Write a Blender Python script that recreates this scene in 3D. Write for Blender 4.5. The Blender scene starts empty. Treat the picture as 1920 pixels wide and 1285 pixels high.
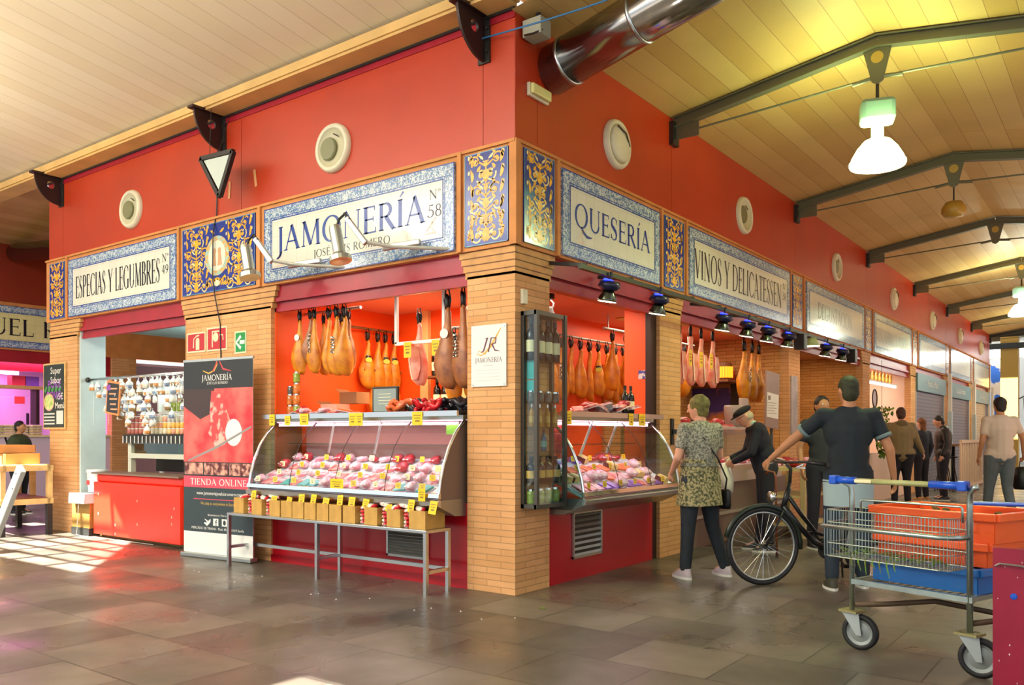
import bpy, bmesh, math, random
from mathutils import Vector, Matrix, noise as mnoise
random.seed(7)
PI = math.pi
C = bpy.context.scene.collection
S = bpy.context.scene
# ------------------------------------------------------------------ camera
cd = bpy.data.cameras.new('camera'); cam = bpy.data.objects.new('camera', cd); C.objects.link(cam)
cam.location = (4.0044, -5.4165, 1.30)
cam.rotation_euler = (PI/2, 0, math.radians(36.694))
cd.sensor_width = 36; cd.lens = 29.44; cd.shift_y = 0.0898; cd.clip_start = .05; cd.clip_end = 300
S.camera = cam
# ------------------------------------------------------------------ world, sun, exposure
w = bpy.data.worlds.new('world'); S.world = w; w.use_nodes = True
bg = w.node_tree.nodes['Background']; bg.inputs[0].default_value = (.86, .93, 1, 1); bg.inputs[1].default_value = 1.3
S.view_settings.view_transform = 'Standard'; S.view_settings.look = 'None'
S.view_settings.exposure = 0.1; S.view_settings.gamma = 1; S.view_settings.use_curve_mapping = False
def light(name, kind, loc, energy, col=(1, 1, 1), size=.2, rot=(0, 0, 0), sy=None, spread=None, angle=None):
    d = bpy.data.lights.new(name, kind); d.energy = energy; d.color = col
    if kind == 'AREA':
        d.size = size
        if sy: d.shape = 'RECTANGLE'; d.size_y = sy
        if spread: d.spread = spread
    elif kind == 'SUN': d.angle = math.radians(.6)
    else: d.shadow_soft_size = size
    if kind == 'SPOT': d.spot_size = angle or 1.2; d.spot_blend = .5
    o = bpy.data.objects.new(name, d); o.location = loc; o.rotation_euler = rot; C.objects.link(o); return o
sun = light('sun', 'SUN', (0, 0, 20), 60, (1, .96, .88))
sun.rotation_euler = Vector((-.10, -.62, 1)).to_track_quat('Z', 'Y').to_euler()
# added fill lights, out of view, over the left aisle and behind the camera
light('aisle_fill_light', 'AREA', (-3.5, -6.6, 5.3), 560, (1, .98, .93), 9, (math.radians(12), 0, 0), 2.2)
light('aisle_fill_light', 'AREA', (6.5, -8.5, 5.3), 50, (1, .96, .86), 5, (0, 0, 0), 3)
# ------------------------------------------------------------------ helpers
def lin(h):
    if isinstance(h, tuple): return (*h[:3], 1)
    h = h.lstrip('#'); r = [int(h[i:i+2], 16)/255 for i in (0, 2, 4)]
    return (*[c/12.92 if c <= .04045 else ((c+.055)/1.055)**2.4 for c in r], 1)
MC = {}
def mat(name, col, rough=.5, metal=0., emit=0., var=0., vs=6., bump=0., col2=None, thr=None, spec=.5, trans=False, wave=None):
    if name in MC: return MC[name]
    m = bpy.data.materials.new(name); m.use_nodes = True; nt = m.node_tree; N = nt.nodes; L = nt.links
    p = N['Principled BSDF']; c = lin(col)
    p.inputs['Base Color'].default_value = c; p.inputs['Roughness'].default_value = rough; p.inputs['Metallic'].default_value = metal
    p.inputs['Specular IOR Level'].default_value = spec
    if emit: p.inputs['Emission Color'].default_value = c; p.inputs['Emission Strength'].default_value = emit
    if var or col2 or bump:
        tc = N.new('ShaderNodeTexCoord'); n = N.new('ShaderNodeTexNoise'); n.inputs['Scale'].default_value = vs; n.inputs['Detail'].default_value = 4
        L.new(tc.outputs['Object'], n.inputs['Vector'])
        if var or col2:
            r = N.new('ShaderNodeValToRGB'); e = r.color_ramp.elements
            d2 = lin(col2) if col2 else tuple(min(1, x*(1+var)) for x in c[:3])+(1,)
            d1 = c if col2 else tuple(x*(1-var) for x in c[:3])+(1,)
            lo, hi = thr or (.3, .7)
            e[0].position = lo; e[1].position = hi; e[0].color = d1; e[1].color = d2
            L.new(n.outputs['Fac'], r.inputs[0]); L.new(r.outputs[0], p.inputs['Base Color'])
        if bump:
            b = N.new('ShaderNodeBump'); b.inputs['Strength'].default_value = bump; b.inputs['Distance'].default_value = .02
            L.new(n.outputs['Fac'], b.inputs['Height']); L.new(b.outputs[0], p.inputs['Normal'])
    MC[name] = m; return m
def pos_vec(nt, a='xy'):
    N = nt.nodes; L = nt.links; g = N.new('ShaderNodeNewGeometry'); s = N.new('ShaderNodeSeparateXYZ'); L.new(g.outputs['Position'], s.inputs[0])
    cb = N.new('ShaderNodeCombineXYZ')
    if a == 'wall':
        ad = N.new('ShaderNodeMath'); ad.operation = 'ADD'; L.new(s.outputs[0], ad.inputs[0]); L.new(s.outputs[1], ad.inputs[1])
        L.new(ad.outputs[0], cb.inputs[0]); L.new(s.outputs[2], cb.inputs[1])
    elif a == 'yx': L.new(s.outputs[1], cb.inputs[0]); L.new(s.outputs[0], cb.inputs[1])
    else: L.new(s.outputs[0], cb.inputs[0]); L.new(s.outputs[1], cb.inputs[1])
    return cb.outputs[0]
def brickmat(name, c1, c2, cm, bw, rh, mort, a='wall', off=.5, rough=.8, bump=.3, var=.25, rvar=None, metal=0, nscale=2., squash=1):
    m = bpy.data.materials.new(name); m.use_nodes = True; nt = m.node_tree; N = nt.nodes; L = nt.links; p = N['Principled BSDF']
    v = pos_vec(nt, a); b = N.new('ShaderNodeTexBrick'); L.new(v, b.inputs['Vector'])
    b.offset = off; b.inputs['Scale'].default_value = 1; b.inputs['Brick Width'].default_value = bw; b.inputs['Row Height'].default_value = rh
    b.inputs['Mortar Size'].default_value = mort; b.inputs['Mortar Smooth'].default_value = .1
    b.inputs['Color1'].default_value = lin(c1); b.inputs['Color2'].default_value = lin(c2); b.inputs['Mortar'].default_value = lin(cm)
    n = N.new('ShaderNodeTexNoise'); L.new(v, n.inputs['Vector']); n.inputs['Scale'].default_value = nscale; n.inputs['Detail'].default_value = 6
    mp = N.new('ShaderNodeMapRange'); L.new(n.outputs['Fac'], mp.inputs[0]); mp.inputs[1].default_value = .3; mp.inputs[2].default_value = .7
    mp.inputs[3].default_value = 1-var; mp.inputs[4].default_value = 1+var*.6
    mx = N.new('ShaderNodeMix'); mx.data_type = 'RGBA'; mx.blend_type = 'MULTIPLY'; mx.inputs[0].default_value = 1
    L.new(b.outputs['Color'], mx.inputs[6]); L.new(mp.outputs[0], mx.inputs[7]); L.new(mx.outputs[2], p.inputs['Base Color'])
    bp = N.new('ShaderNodeBump'); bp.inputs['Strength'].default_value = bump; bp.inputs['Distance'].default_value = .01; bp.invert = True
    L.new(b.outputs['Fac'], bp.inputs['Height']); L.new(bp.outputs[0], p.inputs['Normal'])
    p.inputs['Roughness'].default_value = rough; p.inputs['Metallic'].default_value = metal
    if rvar:
        m2 = N.new('ShaderNodeMapRange'); n2 = N.new('ShaderNodeTexNoise'); L.new(v, n2.inputs['Vector']); n2.inputs['Scale'].default_value = 1.1; n2.inputs['Detail'].default_value = 5
        L.new(n2.outputs['Fac'], m2.inputs[0]); m2.inputs[1].default_value = .35; m2.inputs[2].default_value = .65; m2.inputs[3].default_value = rvar[0]; m2.inputs[4].default_value = rvar[1]
        L.new(m2.outputs[0], p.inputs['Roughness'])
    MC[name] = m; return m
def glassmat(name, tint='#ffffff', refl=.08, op=0.):
    m = bpy.data.materials.new(name); m.use_nodes = True; nt = m.node_tree; N = nt.nodes; L = nt.links
    N.remove(N['Principled BSDF']); o = N['Material Output']; t = N.new('ShaderNodeBsdfTransparent'); t.inputs[0].default_value = lin(tint)
    g = N.new('ShaderNodeBsdfGlossy'); g.inputs['Roughness'].default_value = .03; g.inputs[0].default_value = (.8, .8, .8, 1); mx = N.new('ShaderNodeMixShader')
    f = N.new('ShaderNodeLayerWeight'); f.inputs[0].default_value = .5; pw = N.new('ShaderNodeMath'); pw.operation = 'POWER'; L.new(f.outputs['Facing'], pw.inputs[0]); pw.inputs[1].default_value = 4
    mm = N.new('ShaderNodeMath'); mm.operation = 'MULTIPLY_ADD'; L.new(pw.outputs[0], mm.inputs[0]); mm.inputs[1].default_value = .6; mm.inputs[2].default_value = refl*.4
    L.new(mm.outputs[0], mx.inputs[0]); L.new(t.outputs[0], mx.inputs[1]); L.new(g.outputs[0], mx.inputs[2]); L.new(mx.outputs[0], o.inputs[0])
    MC[name] = m; return m
class B:
    """collects shapes into one mesh"""
    def __init__(s): s.bm = bmesh.new(); s.mi = 0
    def m(s, i): s.mi = i; return s
    def f(s, vs):
        try: fc = s.bm.faces.new(vs); fc.material_index = s.mi; return fc
        except ValueError: return None
    def box(s, x0, x1, y0, y1, z0, z1, M=None):
        co = [(x, y, z) for x in (x0, x1) for y in (y0, y1) for z in (z0, z1)]
        v = [s.bm.verts.new(M @ Vector(c) if M else c) for c in co]
        for q in ((0, 1, 3, 2), (4, 6, 7, 5), (0, 4, 5, 1), (2, 3, 7, 6), (0, 2, 6, 4), (1, 5, 7, 3)): s.f([v[i] for i in q])
        return s
    def bar(s, p, q, w, h=None, up=(0, 0, 1)):
        p = Vector(p); q = Vector(q); d = (q-p); L = d.length; d.normalize(); u = Vector(up)
        if abs(d.dot(u)) > .98: u = Vector((0, 1, 0))
        a = d.cross(u).normalized(); b = a.cross(d); M = Matrix((a, d, b)).transposed().to_4x4(); M.translation = p
        h = h or w; return s.box(-w/2, w/2, 0, L, -h/2, h/2, M)
    def loft(s, rings, n=12, caps=True):
        """rings: (cx,cy,cz,rx,ry) horizontal ellipses"""
        R = []
        for r in rings: R.append([s.bm.verts.new((r[0]+r[3]*math.cos(2*PI*k/n), r[1]+r[4]*math.sin(2*PI*k/n), r[2])) for k in range(n)])
        for A, Bq in zip(R, R[1:]):
            for k in range(n): s.f([A[k], A[(k+1) % n], Bq[(k+1) % n], Bq[k]])
        if caps: s.f(R[0][::-1]); s.f(R[-1])
        return s
    def tube(s, pts, r, n=8, caps=True, closed=False):
        pts = [Vector(p) for p in pts]; R = []; m = len(pts); up = None
        for i, p in enumerate(pts):
            if closed: t = pts[(i+1) % m]-pts[i-1]
            else: t = pts[min(i+1, m-1)]-pts[max(i-1, 0)]
            if t.length < 1e-9: t = Vector((0, 0, 1))
            t.normalize()
            if up is None: up = Vector((0, 0, 1)) if abs(t.z) < .9 else Vector((1, 0, 0))
            a = t.cross(up)
            if a.length < 1e-5: a = t.cross(Vector((0, 1, 0)))
            a.normalize(); b = a.cross(t); up = b
            rr = r[i] if isinstance(r, (list, tuple)) else r
            R.append([s.bm.verts.new(p+rr*(math.cos(2*PI*k/n)*a+math.sin(2*PI*k/n)*b)) for k in range(n)])
        pr = list(zip(R, R[1:]))+([(R[-1], R[0])] if closed else [])
        for A, Bq in pr:
            for k in range(n): s.f([A[k], Bq[k], Bq[(k+1) % n], A[(k+1) % n]])
        if caps and not closed: s.f(R[0]); s.f(R[-1][::-1])
        return s
    def lathe(s, prof, n=16, M=None, cap0=True):
        R = []
        for r, z in prof: R.append([s.bm.verts.new((M or Matrix()) @ Vector((r*math.cos(2*PI*k/n), r*math.sin(2*PI*k/n), z))) for k in range(n)])
        for A, Bq in zip(R, R[1:]):
            for k in range(n): s.f([A[k], A[(k+1) % n], Bq[(k+1) % n], Bq[k]])
        if prof[0][0] > 1e-4 and cap0: s.f(R[0][::-1])
        if prof[-1][0] > 1e-4 and cap0: s.f(R[-1])
        return s
    def sph(s, c, rx, ry=None, rz=None, n=12, M=None):
        ry = ry or rx; rz = rz or rx; k = n//2; T = Matrix.Translation(c) @ (M or Matrix()) @ Matrix.Diagonal((rx, ry, rz, 1))
        return s.lathe([(max(1e-5, math.sin(PI*i/k)), -math.cos(PI*i/k)) for i in range(k+1)], n, T)
    def prism(s, pts, y0, y1):
        """polygon in (x,z) extruded along y"""
        a = [s.bm.verts.new((x, y0, z)) for x, z in pts]; b = [s.bm.verts.new((x, y1, z)) for x, z in pts]; n = len(pts)
        s.f(a); s.f(b[::-1])
        for i in range(n): s.f([a[i], b[i], b[(i+1) % n], a[(i+1) % n]])
        return s
    def prismx(s, pts, x0, x1):
        """polygon in (y,z) extruded along x"""
        a = [s.bm.verts.new((x0, y, z)) for y, z in pts]; b = [s.bm.verts.new((x1, y, z)) for y, z in pts]; n = len(pts)
        s.f(a); s.f(b[::-1])
        for i in range(n): s.f([a[i], b[i], b[(i+1) % n], a[(i+1) % n]])
        return s
    def ribbon(s, pts, wd, y=0.):
        """flat band in xz plane at depth y; wd scalar or list"""
        n = len(pts); P = [Vector(p) for p in pts]; L = []
        for i in range(n):
            t = P[min(i+1, n-1)]-P[max(i-1, 0)]
            if t.length < 1e-9: t = Vector((1, 0))
            t.normalize(); nn = Vector((-t.y, t.x)); ww = (wd[i] if isinstance(wd, list) else wd)/2
            a = P[i]+nn*ww; b = P[i]-nn*ww
            L.append((s.bm.verts.new((a.x, y, a.y)), s.bm.verts.new((b.x, y, b.y))))
        for (a, b), (c, d) in zip(L, L[1:]): s.f([a, b, d, c])
        return s
    def disc(s, cx, cz, rx, rz=None, y=0., n=14):
        rz = rz or rx; s.f([s.bm.verts.new((cx+rx*math.cos(2*PI*k/n), y, cz+rz*math.sin(2*PI*k/n))) for k in range(n)]); return s
    def quad(s, x0, x1, z0, z1, y=0.):
        s.f([s.bm.verts.new(c) for c in ((x0, y, z0), (x1, y, z0), (x1, y, z1), (x0, y, z1))]); return s
    def poly(s, pts): s.f([s.bm.verts.new(p) for p in pts]); return s
    def jit(s, a, sc=5.):
        for v in s.bm.verts: v.co += a*mnoise.noise_vector(v.co*sc)
        return s
    def build(s, name, mats, parent=None, smooth=False, loc=None, rz=0, bevel=0, recalc=True):
        if recalc: bmesh.ops.recalc_face_normals(s.bm, faces=s.bm.faces)
        me = bpy.data.meshes.new(name); s.bm.to_mesh(me); s.bm.free()
        for m in (mats if isinstance(mats, (list, tuple)) else [mats]): me.materials.append(m)
        if smooth:
            for p in me.polygons: p.use_smooth = True
        o = bpy.data.objects.new(name, me); C.objects.link(o)
        if parent: o.parent = parent
        if loc: o.location = loc
        if rz: o.rotation_euler = (0, 0, rz)
        if bevel:
            md = o.modifiers.new('bevel', 'BEVEL'); md.width = bevel; md.segments = 2; md.limit_method = 'ANGLE'
        return o
def tag(o, label=None, cat=None, group=None, kind=None):
    if label: o['label'] = label
    if cat: o['category'] = cat
    if group: o['group'] = group
    if kind: o['kind'] = kind
    return o
def thing(name, label, cat, loc=(0, 0, 0), rz=0, group=None):
    o = bpy.data.objects.new(name, None); o.empty_display_size = .1; C.objects.link(o); o.location = loc; o.rotation_euler = (0, 0, rz)
    return tag(o, label, cat, group)
def struct(name, b, m, **k): return tag(b.build(name, m, **k), kind='structure')
def dup(root, loc, rz=0, label=None, group=None, sc=None, rot=None):
    r = root.copy(); C.objects.link(r); r.location = loc; r.rotation_euler = rot or (0, 0, rz)
    if sc: r.scale = sc if isinstance(sc, tuple) else (sc, sc, sc)
    if label: r['label'] = label
    if group: r['group'] = group
    for ch in root.children:
        c = ch.copy(); C.objects.link(c); c.parent = r
        for g in ch.children: d = g.copy(); C.objects.link(d); d.parent = c
    return r
class Proto:
    """first use moves the original, later uses copy it with its parts"""
    def __init__(s, root): s.r = root; s.used = False
    def put(s, loc, rz=0, label=None, group=None, sc=None, rot=None):
        if s.used: return dup(s.r, loc, rz, label, group, sc, rot)
        s.used = True; r = s.r; r.location = loc; r.rotation_euler = rot or (0, 0, rz); r.scale = (1, 1, 1) if sc is None else (sc if isinstance(sc, tuple) else (sc,)*3)
        if label: r['label'] = label
        if group: r['group'] = group
        return r
O = 'first second third fourth fifth sixth seventh eighth ninth tenth eleventh twelfth thirteenth fourteenth fifteenth sixteenth seventeenth eighteenth nineteenth twentieth twenty-first twenty-second twenty-third twenty-fourth twenty-fifth twenty-sixth twenty-seventh twenty-eighth twenty-ninth thirtieth'.split()
# ------------------------------------------------------------------ materials
red = mat('red_panel', '#b43410', .38, var=.10, vs=1.2)
crim = mat('crimson_metal', '#9c1a2a', .3, var=.1)
redbase = mat('red_glossy_panel', '#b0121f', .22)
redcount = mat('red_counter', '#f0301c', .3, var=.06, vs=3)
brick = brickmat('pale_brick', '#dca670', '#d0985f', '#ad8152', .29, .052, .0032, var=.16, bump=.5, nscale=1.6)
terra = mat('terracotta', '#c98547', .7, var=.12, vs=5)
stepm = mat('brick_step', '#c9955a', .7, var=.15, vs=8)
tileblue = mat('cobalt_tile', '#1c3286', .15, var=.15, vs=4)
yel = mat('yellow_glaze', '#e2a62c', .25, var=.25, vs=14)
yel2 = mat('pale_glaze', '#eed38c', .25)
tilew = brickmat('white_tile', '#dcdccb', '#d8d8c6', '#b9baa8', .15, .15, .0015, off=0, rough=.14, bump=.05, var=.04)
navy = mat('navy_glaze', '#22408e', .2); ink = mat('black_glaze', '#23232e', .25)
steel = mat('brushed_steel', '#c6cbcc', .28, 1.); chrome = mat('chrome', '#dfe3e4', .12, 1.)
alu = mat('aluminium', '#b9bdb8', .4, 1.); dgrey = mat('dark_grey_metal', '#3b3b38', .45, .6)
darkbr = mat('dark_brown_steel', '#33201d', .45, .3); black = mat('black_plastic', '#141416', .4)
white = mat('white_paint', '#e4e4dd', .45); cream = mat('cream_plastic', '#dcd6b8', .4, var=.06)
wood = mat('pale_wood', '#c9a468', .6, var=.18, vs=9, bump=.05); woodd = mat('dark_wood', '#7a4c2a', .55, var=.25, vs=8)
boxwood = mat('box_wood', '#b98f45', .6, var=.15, vs=12)
orange = mat('orange_wall', '#f4560a', .5, var=.05, vs=1.5); pink = mat('salmon_ceiling', '#ea8a6a', .7)
card = mat('yellow_card', '#f3c40d', .5); cardw = mat('pale_card', '#f0e6b8', .5)
glass = glassmat('clear_glass', '#f4fbfb', .1); glassb = glassmat('tinted_glass', '#cfe4e4', .1)
paper = mat('white_paper', '#e9e6dd', .6)
def tilebordermat():
    m = bpy.data.materials.new('blue_white_majolica'); m.use_nodes = True; nt = m.node_tree; N = nt.nodes; L = nt.links; p = N['Principled BSDF']
    v = pos_vec(nt, 'wall'); n = N.new('ShaderNodeTexNoise'); n.inputs['Scale'].default_value = 26; n.inputs['Detail'].default_value = 2; n.inputs['Distortion'].default_value = 2.2; L.new(v, n.inputs['Vector'])
    r = N.new('ShaderNodeValToRGB'); e = r.color_ramp.elements; e[0].position = .44; e[0].color = lin('#5578a6'); e[1].position = .56; e[1].color = lin('#c6d2d2'); L.new(n.outputs['Fac'], r.inputs[0])
    b = N.new('ShaderNodeTexBrick'); b.offset = 0; L.new(v, b.inputs['Vector']); b.inputs['Scale'].default_value = 1; b.inputs['Brick Width'].default_value = .12; b.inputs['Row Height'].default_value = .12; b.inputs['Mortar Size'].default_value = .002
    mx = N.new('ShaderNodeMix'); mx.data_type = 'RGBA'; L.new(b.outputs['Fac'], mx.inputs[0]); L.new(r.outputs[0], mx.inputs[6]); mx.inputs[7].default_value = lin('#7f8f9c'); L.new(mx.outputs[2], p.inputs['Base Color']); p.inputs['Roughness'].default_value = .15
    return m
bord = tilebordermat()
# floor: worn slate tiles, wet in places
def floormat():
    m = brickmat('slate_floor', '#6a6257', '#4e483f', '#38332c', .62, .62, .006, a='xy', off=.5, rough=.35, bump=.25, var=.35, rvar=(.2, .5), nscale=1.3)
    nt = m.node_tree; N = nt.nodes; L = nt.links
    return m
floorm = floormat()
def ceilmat(name, c1, c2, cm, var=.12):
    return brickmat(name, c1, c2, cm, 9.6, .23, .003, a='yx', off=.37, rough=.55, bump=.5, var=var, nscale=.8)
ceilL = ceilmat('pale_timber_ceiling', '#e6dcc0', '#dfd2b0', '#b8a880', .05)
ceilR = ceilmat('golden_timber_ceiling', '#ccaa6c', '#bc9554', '#967040', .14)
# ------------------------------------------------------------------ structure
WT = 4.70
def ceilz(t): return 4.83+.152*t
struct('floor', B().box(-40, 14, -16, 60, -.2, 0), floorm)
# left aisle ceiling rises away from the wall, with an added gap for the sun patch
b = B()
def panel(x0, x1, t0, t1):   # t = distance from the wall towards -y
    b.poly([(x0, -t0, ceilz(t0)), (x1, -t0, ceilz(t0)), (x1, -t1, ceilz(t1)), (x0, -t1, ceilz(t1))]); b.poly([(x0, -t0, ceilz(t0)+.1), (x1, -t0, ceilz(t0)+.1), (x1, -t1, ceilz(t1)+.1), (x0, -t1, ceilz(t1)+.1)])
panel(-34, 9, -.05, 3.0)
H = [(-9.6, -6.7)]   # unseen opening, shaped so a sun patch lands on the floor
xs = [-34]+[q for h in H for q in h]+[9]
panel(-34, -9.6, 3.0, 5.1)
for z in (0, .1): b.poly([(-6.7, -3.0, ceilz(3.0)+z), (9, -3.0, ceilz(3.0)+z), (9, -5.1, ceilz(5.1)+z), (-4.3, -5.1, ceilz(5.1)+z)])
b2 = B()
struct('ceiling_left', b, ceilL, recalc=False)
b = B()
for h in H:
    for k in range(8): b2.bar((h[0]+(h[1]+2.2-h[0])*k/7, -3.0, ceilz(3.0)+.1), (h[0]+(h[1]+2.2-h[0])*k/7, -5.1, ceilz(5.1)+.1), .07)
    for k in range(7): b2.bar((h[0], -3.0-.35*k, ceilz(3.0+.35*k)+.1), (h[1]+2.4, -3.0-.35*k, ceilz(3.0+.35*k)+.1), .05)
struct('sun_patch_grid', b2, dgrey)  # unseen bars, added to stripe the sun patch
struct('ceiling_back', B().box(-34, -.75, -14, -5.1, 5.6, 5.7).box(.35, 12, -14, -5.1, 5.6, 5.7).box(-.75, -.15, -14, -5.1, 5.6, 5.7).box(-.15, .35, -14, -6.50, 5.6, 5.7).box(-.15, .35, -5.95, -5.1, 5.6, 5.7), ceilL)  # unseen gap placed so a second sun patch lands on the floor
struct('wall_sky_block', B().box(8, 8.2, 1.5, 28, 0, 5.5), mat('sky_block', '#8a5a3a', .7))  # unseen wall, added to keep sky light off the right front
# right aisle: gable
RX = 2.08; RZ = 5.02
b = B()
for z in (0, .12):
    b.poly([(0, -.05, WT+z), (RX, -.05, RZ+z), (RX, 27.2, RZ+z), (0, 27.2, WT+z)]); b.poly([(RX, -.05, RZ+z), (2*RX, -.05, WT+z), (2*RX, 27.2, WT+z), (RX, 27.2, RZ+z)])
struct('ceiling_right', b, ceilR, recalc=False)
# other roofs behind the block keep the sky out
struct('ceiling_block', B().box(-7.95, -.02, .02, 27.2, 4.66, 4.7), ceilL)
b = B(); b.poly([(-7.95, 0, WT), (-10.1, 0, RZ), (-10.1, 30, RZ), (-7.95, 30, WT)]); b.poly([(-10.1, 0, RZ), (-12.25, 0, WT), (-12.25, 30, WT), (-10.1, 30, RZ)]); struct('ceiling_cross', b, ceilR, recalc=False)
# fascia beam along the left eaves
struct('trim_1', B().box(-20, .05, -.27, -.005, 4.76, 4.84).box(-20, .02, -.25, -.003, 4.735, 4.76), mat('fascia_timber', '#cfa764', .6, var=.12, vs=3))
struct('trim_2', B().box(-7.96, .012, -.03, 0, 4.715, 4.735), dgrey)
# red upper walls (left front and right side), panel joints as real gaps
def wallstrip(name, axis, a0, a1, joints, z0, z1, m, thick=.12):
    b = B(); e = [a0]+sorted(joints)+[a1]
    for p, q in zip(e, e[1:]):
        if axis == 'x': b.box(p+.003, q-.003, 0, thick, z0, z1)
        else: b.box(-thick, 0, p+.003, q-.003, z0, z1)
    if axis == 'x': b.m(1).box(a0, a1, .02, thick-.01, z0, z1)
    else: b.m(1).box(-thick+.01, -.02, a0, a1, z0, z1)
    return struct(name, b, [m, dgrey])
wallstrip('wall_left', 'x', -7.95, -.001, [-7.55, -3.62, -.33], 3.67, 4.72, red)
wallstrip('wall_right', 'y', .001, 27.2, [.31, 2.83]+[2.83+4.065*k for k in range(1, 6)], 3.67, 4.72, red)
struct('trim_3', B().box(-7.95, 0, -.012, 0, 4.66, 4.672).box(-7.95, 0, -.008, 0, 4.672, 4.715), crim)
# sign band backing, terracotta
struct('trim_4', B().box(-7.98, .02, -.02, .16, 2.83, 3.67), terra)
struct('trim_5', B().box(-.16, .02, .16, 27.2, 2.83, 3.67), terra)
# vertical mouldings between the tile panels
b = B()
for x in (-7.38, -4.745, -3.265, -.555): b.box(x-.02, x+.02, -.045, -.018, 2.83, 3.67)
b.box(-.035, .035, -.035, .035, 2.83, 3.675)
b.box(-7.98, .02, -.04, -.018, 3.65, 3.675)
struct('trim_6', b, terra)
b = B()
for k in range(7):
    y = 3.13+4.065*(k-1)
    if k == 0: ys = [.575, 2.53]
    else: ys = [y, y+3.47]
    for yy in ys: b.box(.018, .045, yy-.02, yy+.02, 2.83, 3.67)
b.box(.018, .04, 0, 27.2, 3.65, 3.675)
struct('trim_7', b, terra)
# brick pillars with stepped heads
def pillar(name, x0, x1, y0, y1, steps=(1, 1, 1, 1)):
    b = B().box(x0, x1, y0, y1, 0, 2.62); l, r, f, k = steps
    for i in range(4):
        e = .022*(i+1); z = 2.60+i*.058
        b.m(1).box(x0-e*l, x1+e*r, y0-e*f, y1+e*k, z, z+.052); b.m(2).box(x0-(e-.015)*l, x1+(e-.015)*r, y0-(e-.015)*f, y1+(e-.015)*k, z+.05, z+.06)
    struct(name, b, [brick, stepm, woodd])
pillar('wall_corner_pillar', -.5, 0, 0, .49, (1, 0, 0, 1))
pillar('wall_front_pillar', -4.66, -3.12, 0, .35, (1, 1, 0, 0))
pillar('wall_end_pillar', -7.93, -7.17, 0, .35, (0, 1, 0, 0))
for k in range(7): pillar('wall_side_pillar', -.13, 0, 2.55+4.065*k, 3.05+4.065*k+(0 if k < 6 else -.2), (0, 0, 1, 1))
# roller shutter boxes above the openings
def rollbox(nm, x0, x1, axis):
    b = B()
    def bx(o0, o1, z0, z1):
        if axis == 'x': b.box(x0, x1, o0, o1, z0, z1)
        else: b.box(-o1, -o0, x0, x1, z0, z1)
    bx(.04, .3, 2.66, 2.83); bx(.02, .05, 2.66, 2.70); bx(.06, .28, 2.60, 2.66); bx(.05, .08, 2.56, 2.61)
    struct(nm, b, crim)
rollbox('trim_8', -7.17, -4.66, 'x'); rollbox('trim_9', -3.12, -.5, 'x')
for k in range(7):
    a = .49 if k == 0 else 3.05+4.065*(k-1); rollbox('trim_%d' % (10+k), a, 2.55+4.065*k, 'y')
# ---- ham stall room
struct('wall_stall_left', B().box(-3.14, -3.10, .05, 1.8, .6, 2.8), orange)
struct('wall_stall_back', B().box(-3.12, -1.5, 1.75, 1.8, .0, 2.8), orange)
struct('wall_stall_inner', B().box(-1.56, -1.5, 1.8, 6.62, 0, 2.8), orange)
struct('ceiling_stall', B().box(-3.12, -.05, .05, 6.62, 2.72, 2.76), pink)
struct('wall_divider', B().box(-.42, -.13, 2.55, 3.05, 0, 2.75), orange)
struct('floor_stall', B().box(-3.1, -.05, .05, 6.6, .0, .02), mat('stall_floor', '#6b4a38', .5))
b = B().box(-3.12, -.5, .02, .06, 0, .72); b.box(-3.12, -.5, .0, .03, 0, .07); struct('wall_base_left', b, redbase)
b = B().box(-.06, -.02, .49, 2.42, 0, .72); struct('wall_base_right', b, redbase)
struct('trim_20', B().box(-.1, -.04, 2.42, 2.55, 0, 2.6), darkbr)
# ---- spice stall room
pale = mat('pale_blue_grey_wall', '#b9c8c6', .5, var=.05)
struct('wall_spice_left', B().box(-7.17, -7.13, .03, .36, .0, 2.75), pale)
struct('wall_spice_right', B().box(-4.70, -4.66, .03, 3.0, .0, 2.75), pale)
struct('wall_spice_back', B().box(-7.95, -4.66, 3.0, 3.05, 0, 2.75), mat('spice_back', '#8a7448', .6, var=.3, vs=3))
struct('ceiling_spice', B().box(-7.17, -4.66, .05, 3.0, 2.7, 2.74), mat('grey_green_ceiling', '#7f9896', .5))
struct('floor_spice', B().box(-7.17, -4.66, .05, 3.0, 0, .12), mat('step_stone', '#9a7a3e', .6))
# ---- rooms along the right side
brickin = brickmat('warm_inner_brick', '#d09a55', '#bd8443', '#8c6030', .29, .052, .004, var=.12, bump=.4)
struct('wall_wine_far', B().box(-1.5, -.13, 6.58, 6.64, 0, 2.75), brickin)
struct('wall_wine_back', B().box(-1.5, -1.46, 3.9, 6.6, 1.0, 2.2), brickin)
struct('wall_tasting_back', B().box(-1.4, -1.35, 6.64, 10.7, 0, 2.76), brickin)
struct('wall_tasting_far', B().box(-1.4, -.13, 10.66, 10.72, 0, 2.76), brickin)
struct('ceiling_tasting', B().box(-1.4, -.05, 6.64, 10.7, 2.72, 2.76), mat('warm_ceiling', '#c98a55', .7))
palepink = mat('pale_pink_wall', '#e8c6ae', .5)
struct('wall_fish_back', B().box(-1.4, -1.35, 10.72, 14.8, 0, 2.76), palepink)
struct('wall_fish_far', B().box(-1.4, -.13, 14.75, 14.8, 0, 2.76), palepink)
struct('ceiling_fish', B().box(-1.4, -.05, 10.72, 14.8, 2.72, 2.76), palepink)
struct('wall_fish_base', B().box(-.1, -.04, 11.18, 14.75, 0, .95), palepink)
greyb = mat('grey_brown_panel', '#7b6558', .5)
struct('wall_wine_base', B().box(-.1, -.03, 3.05, 6.6, 0, .72), greyb)
struct('baseboard_right', B().box(-.03, .0, 3.05, 6.6, .33, .37), alu)
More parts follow.
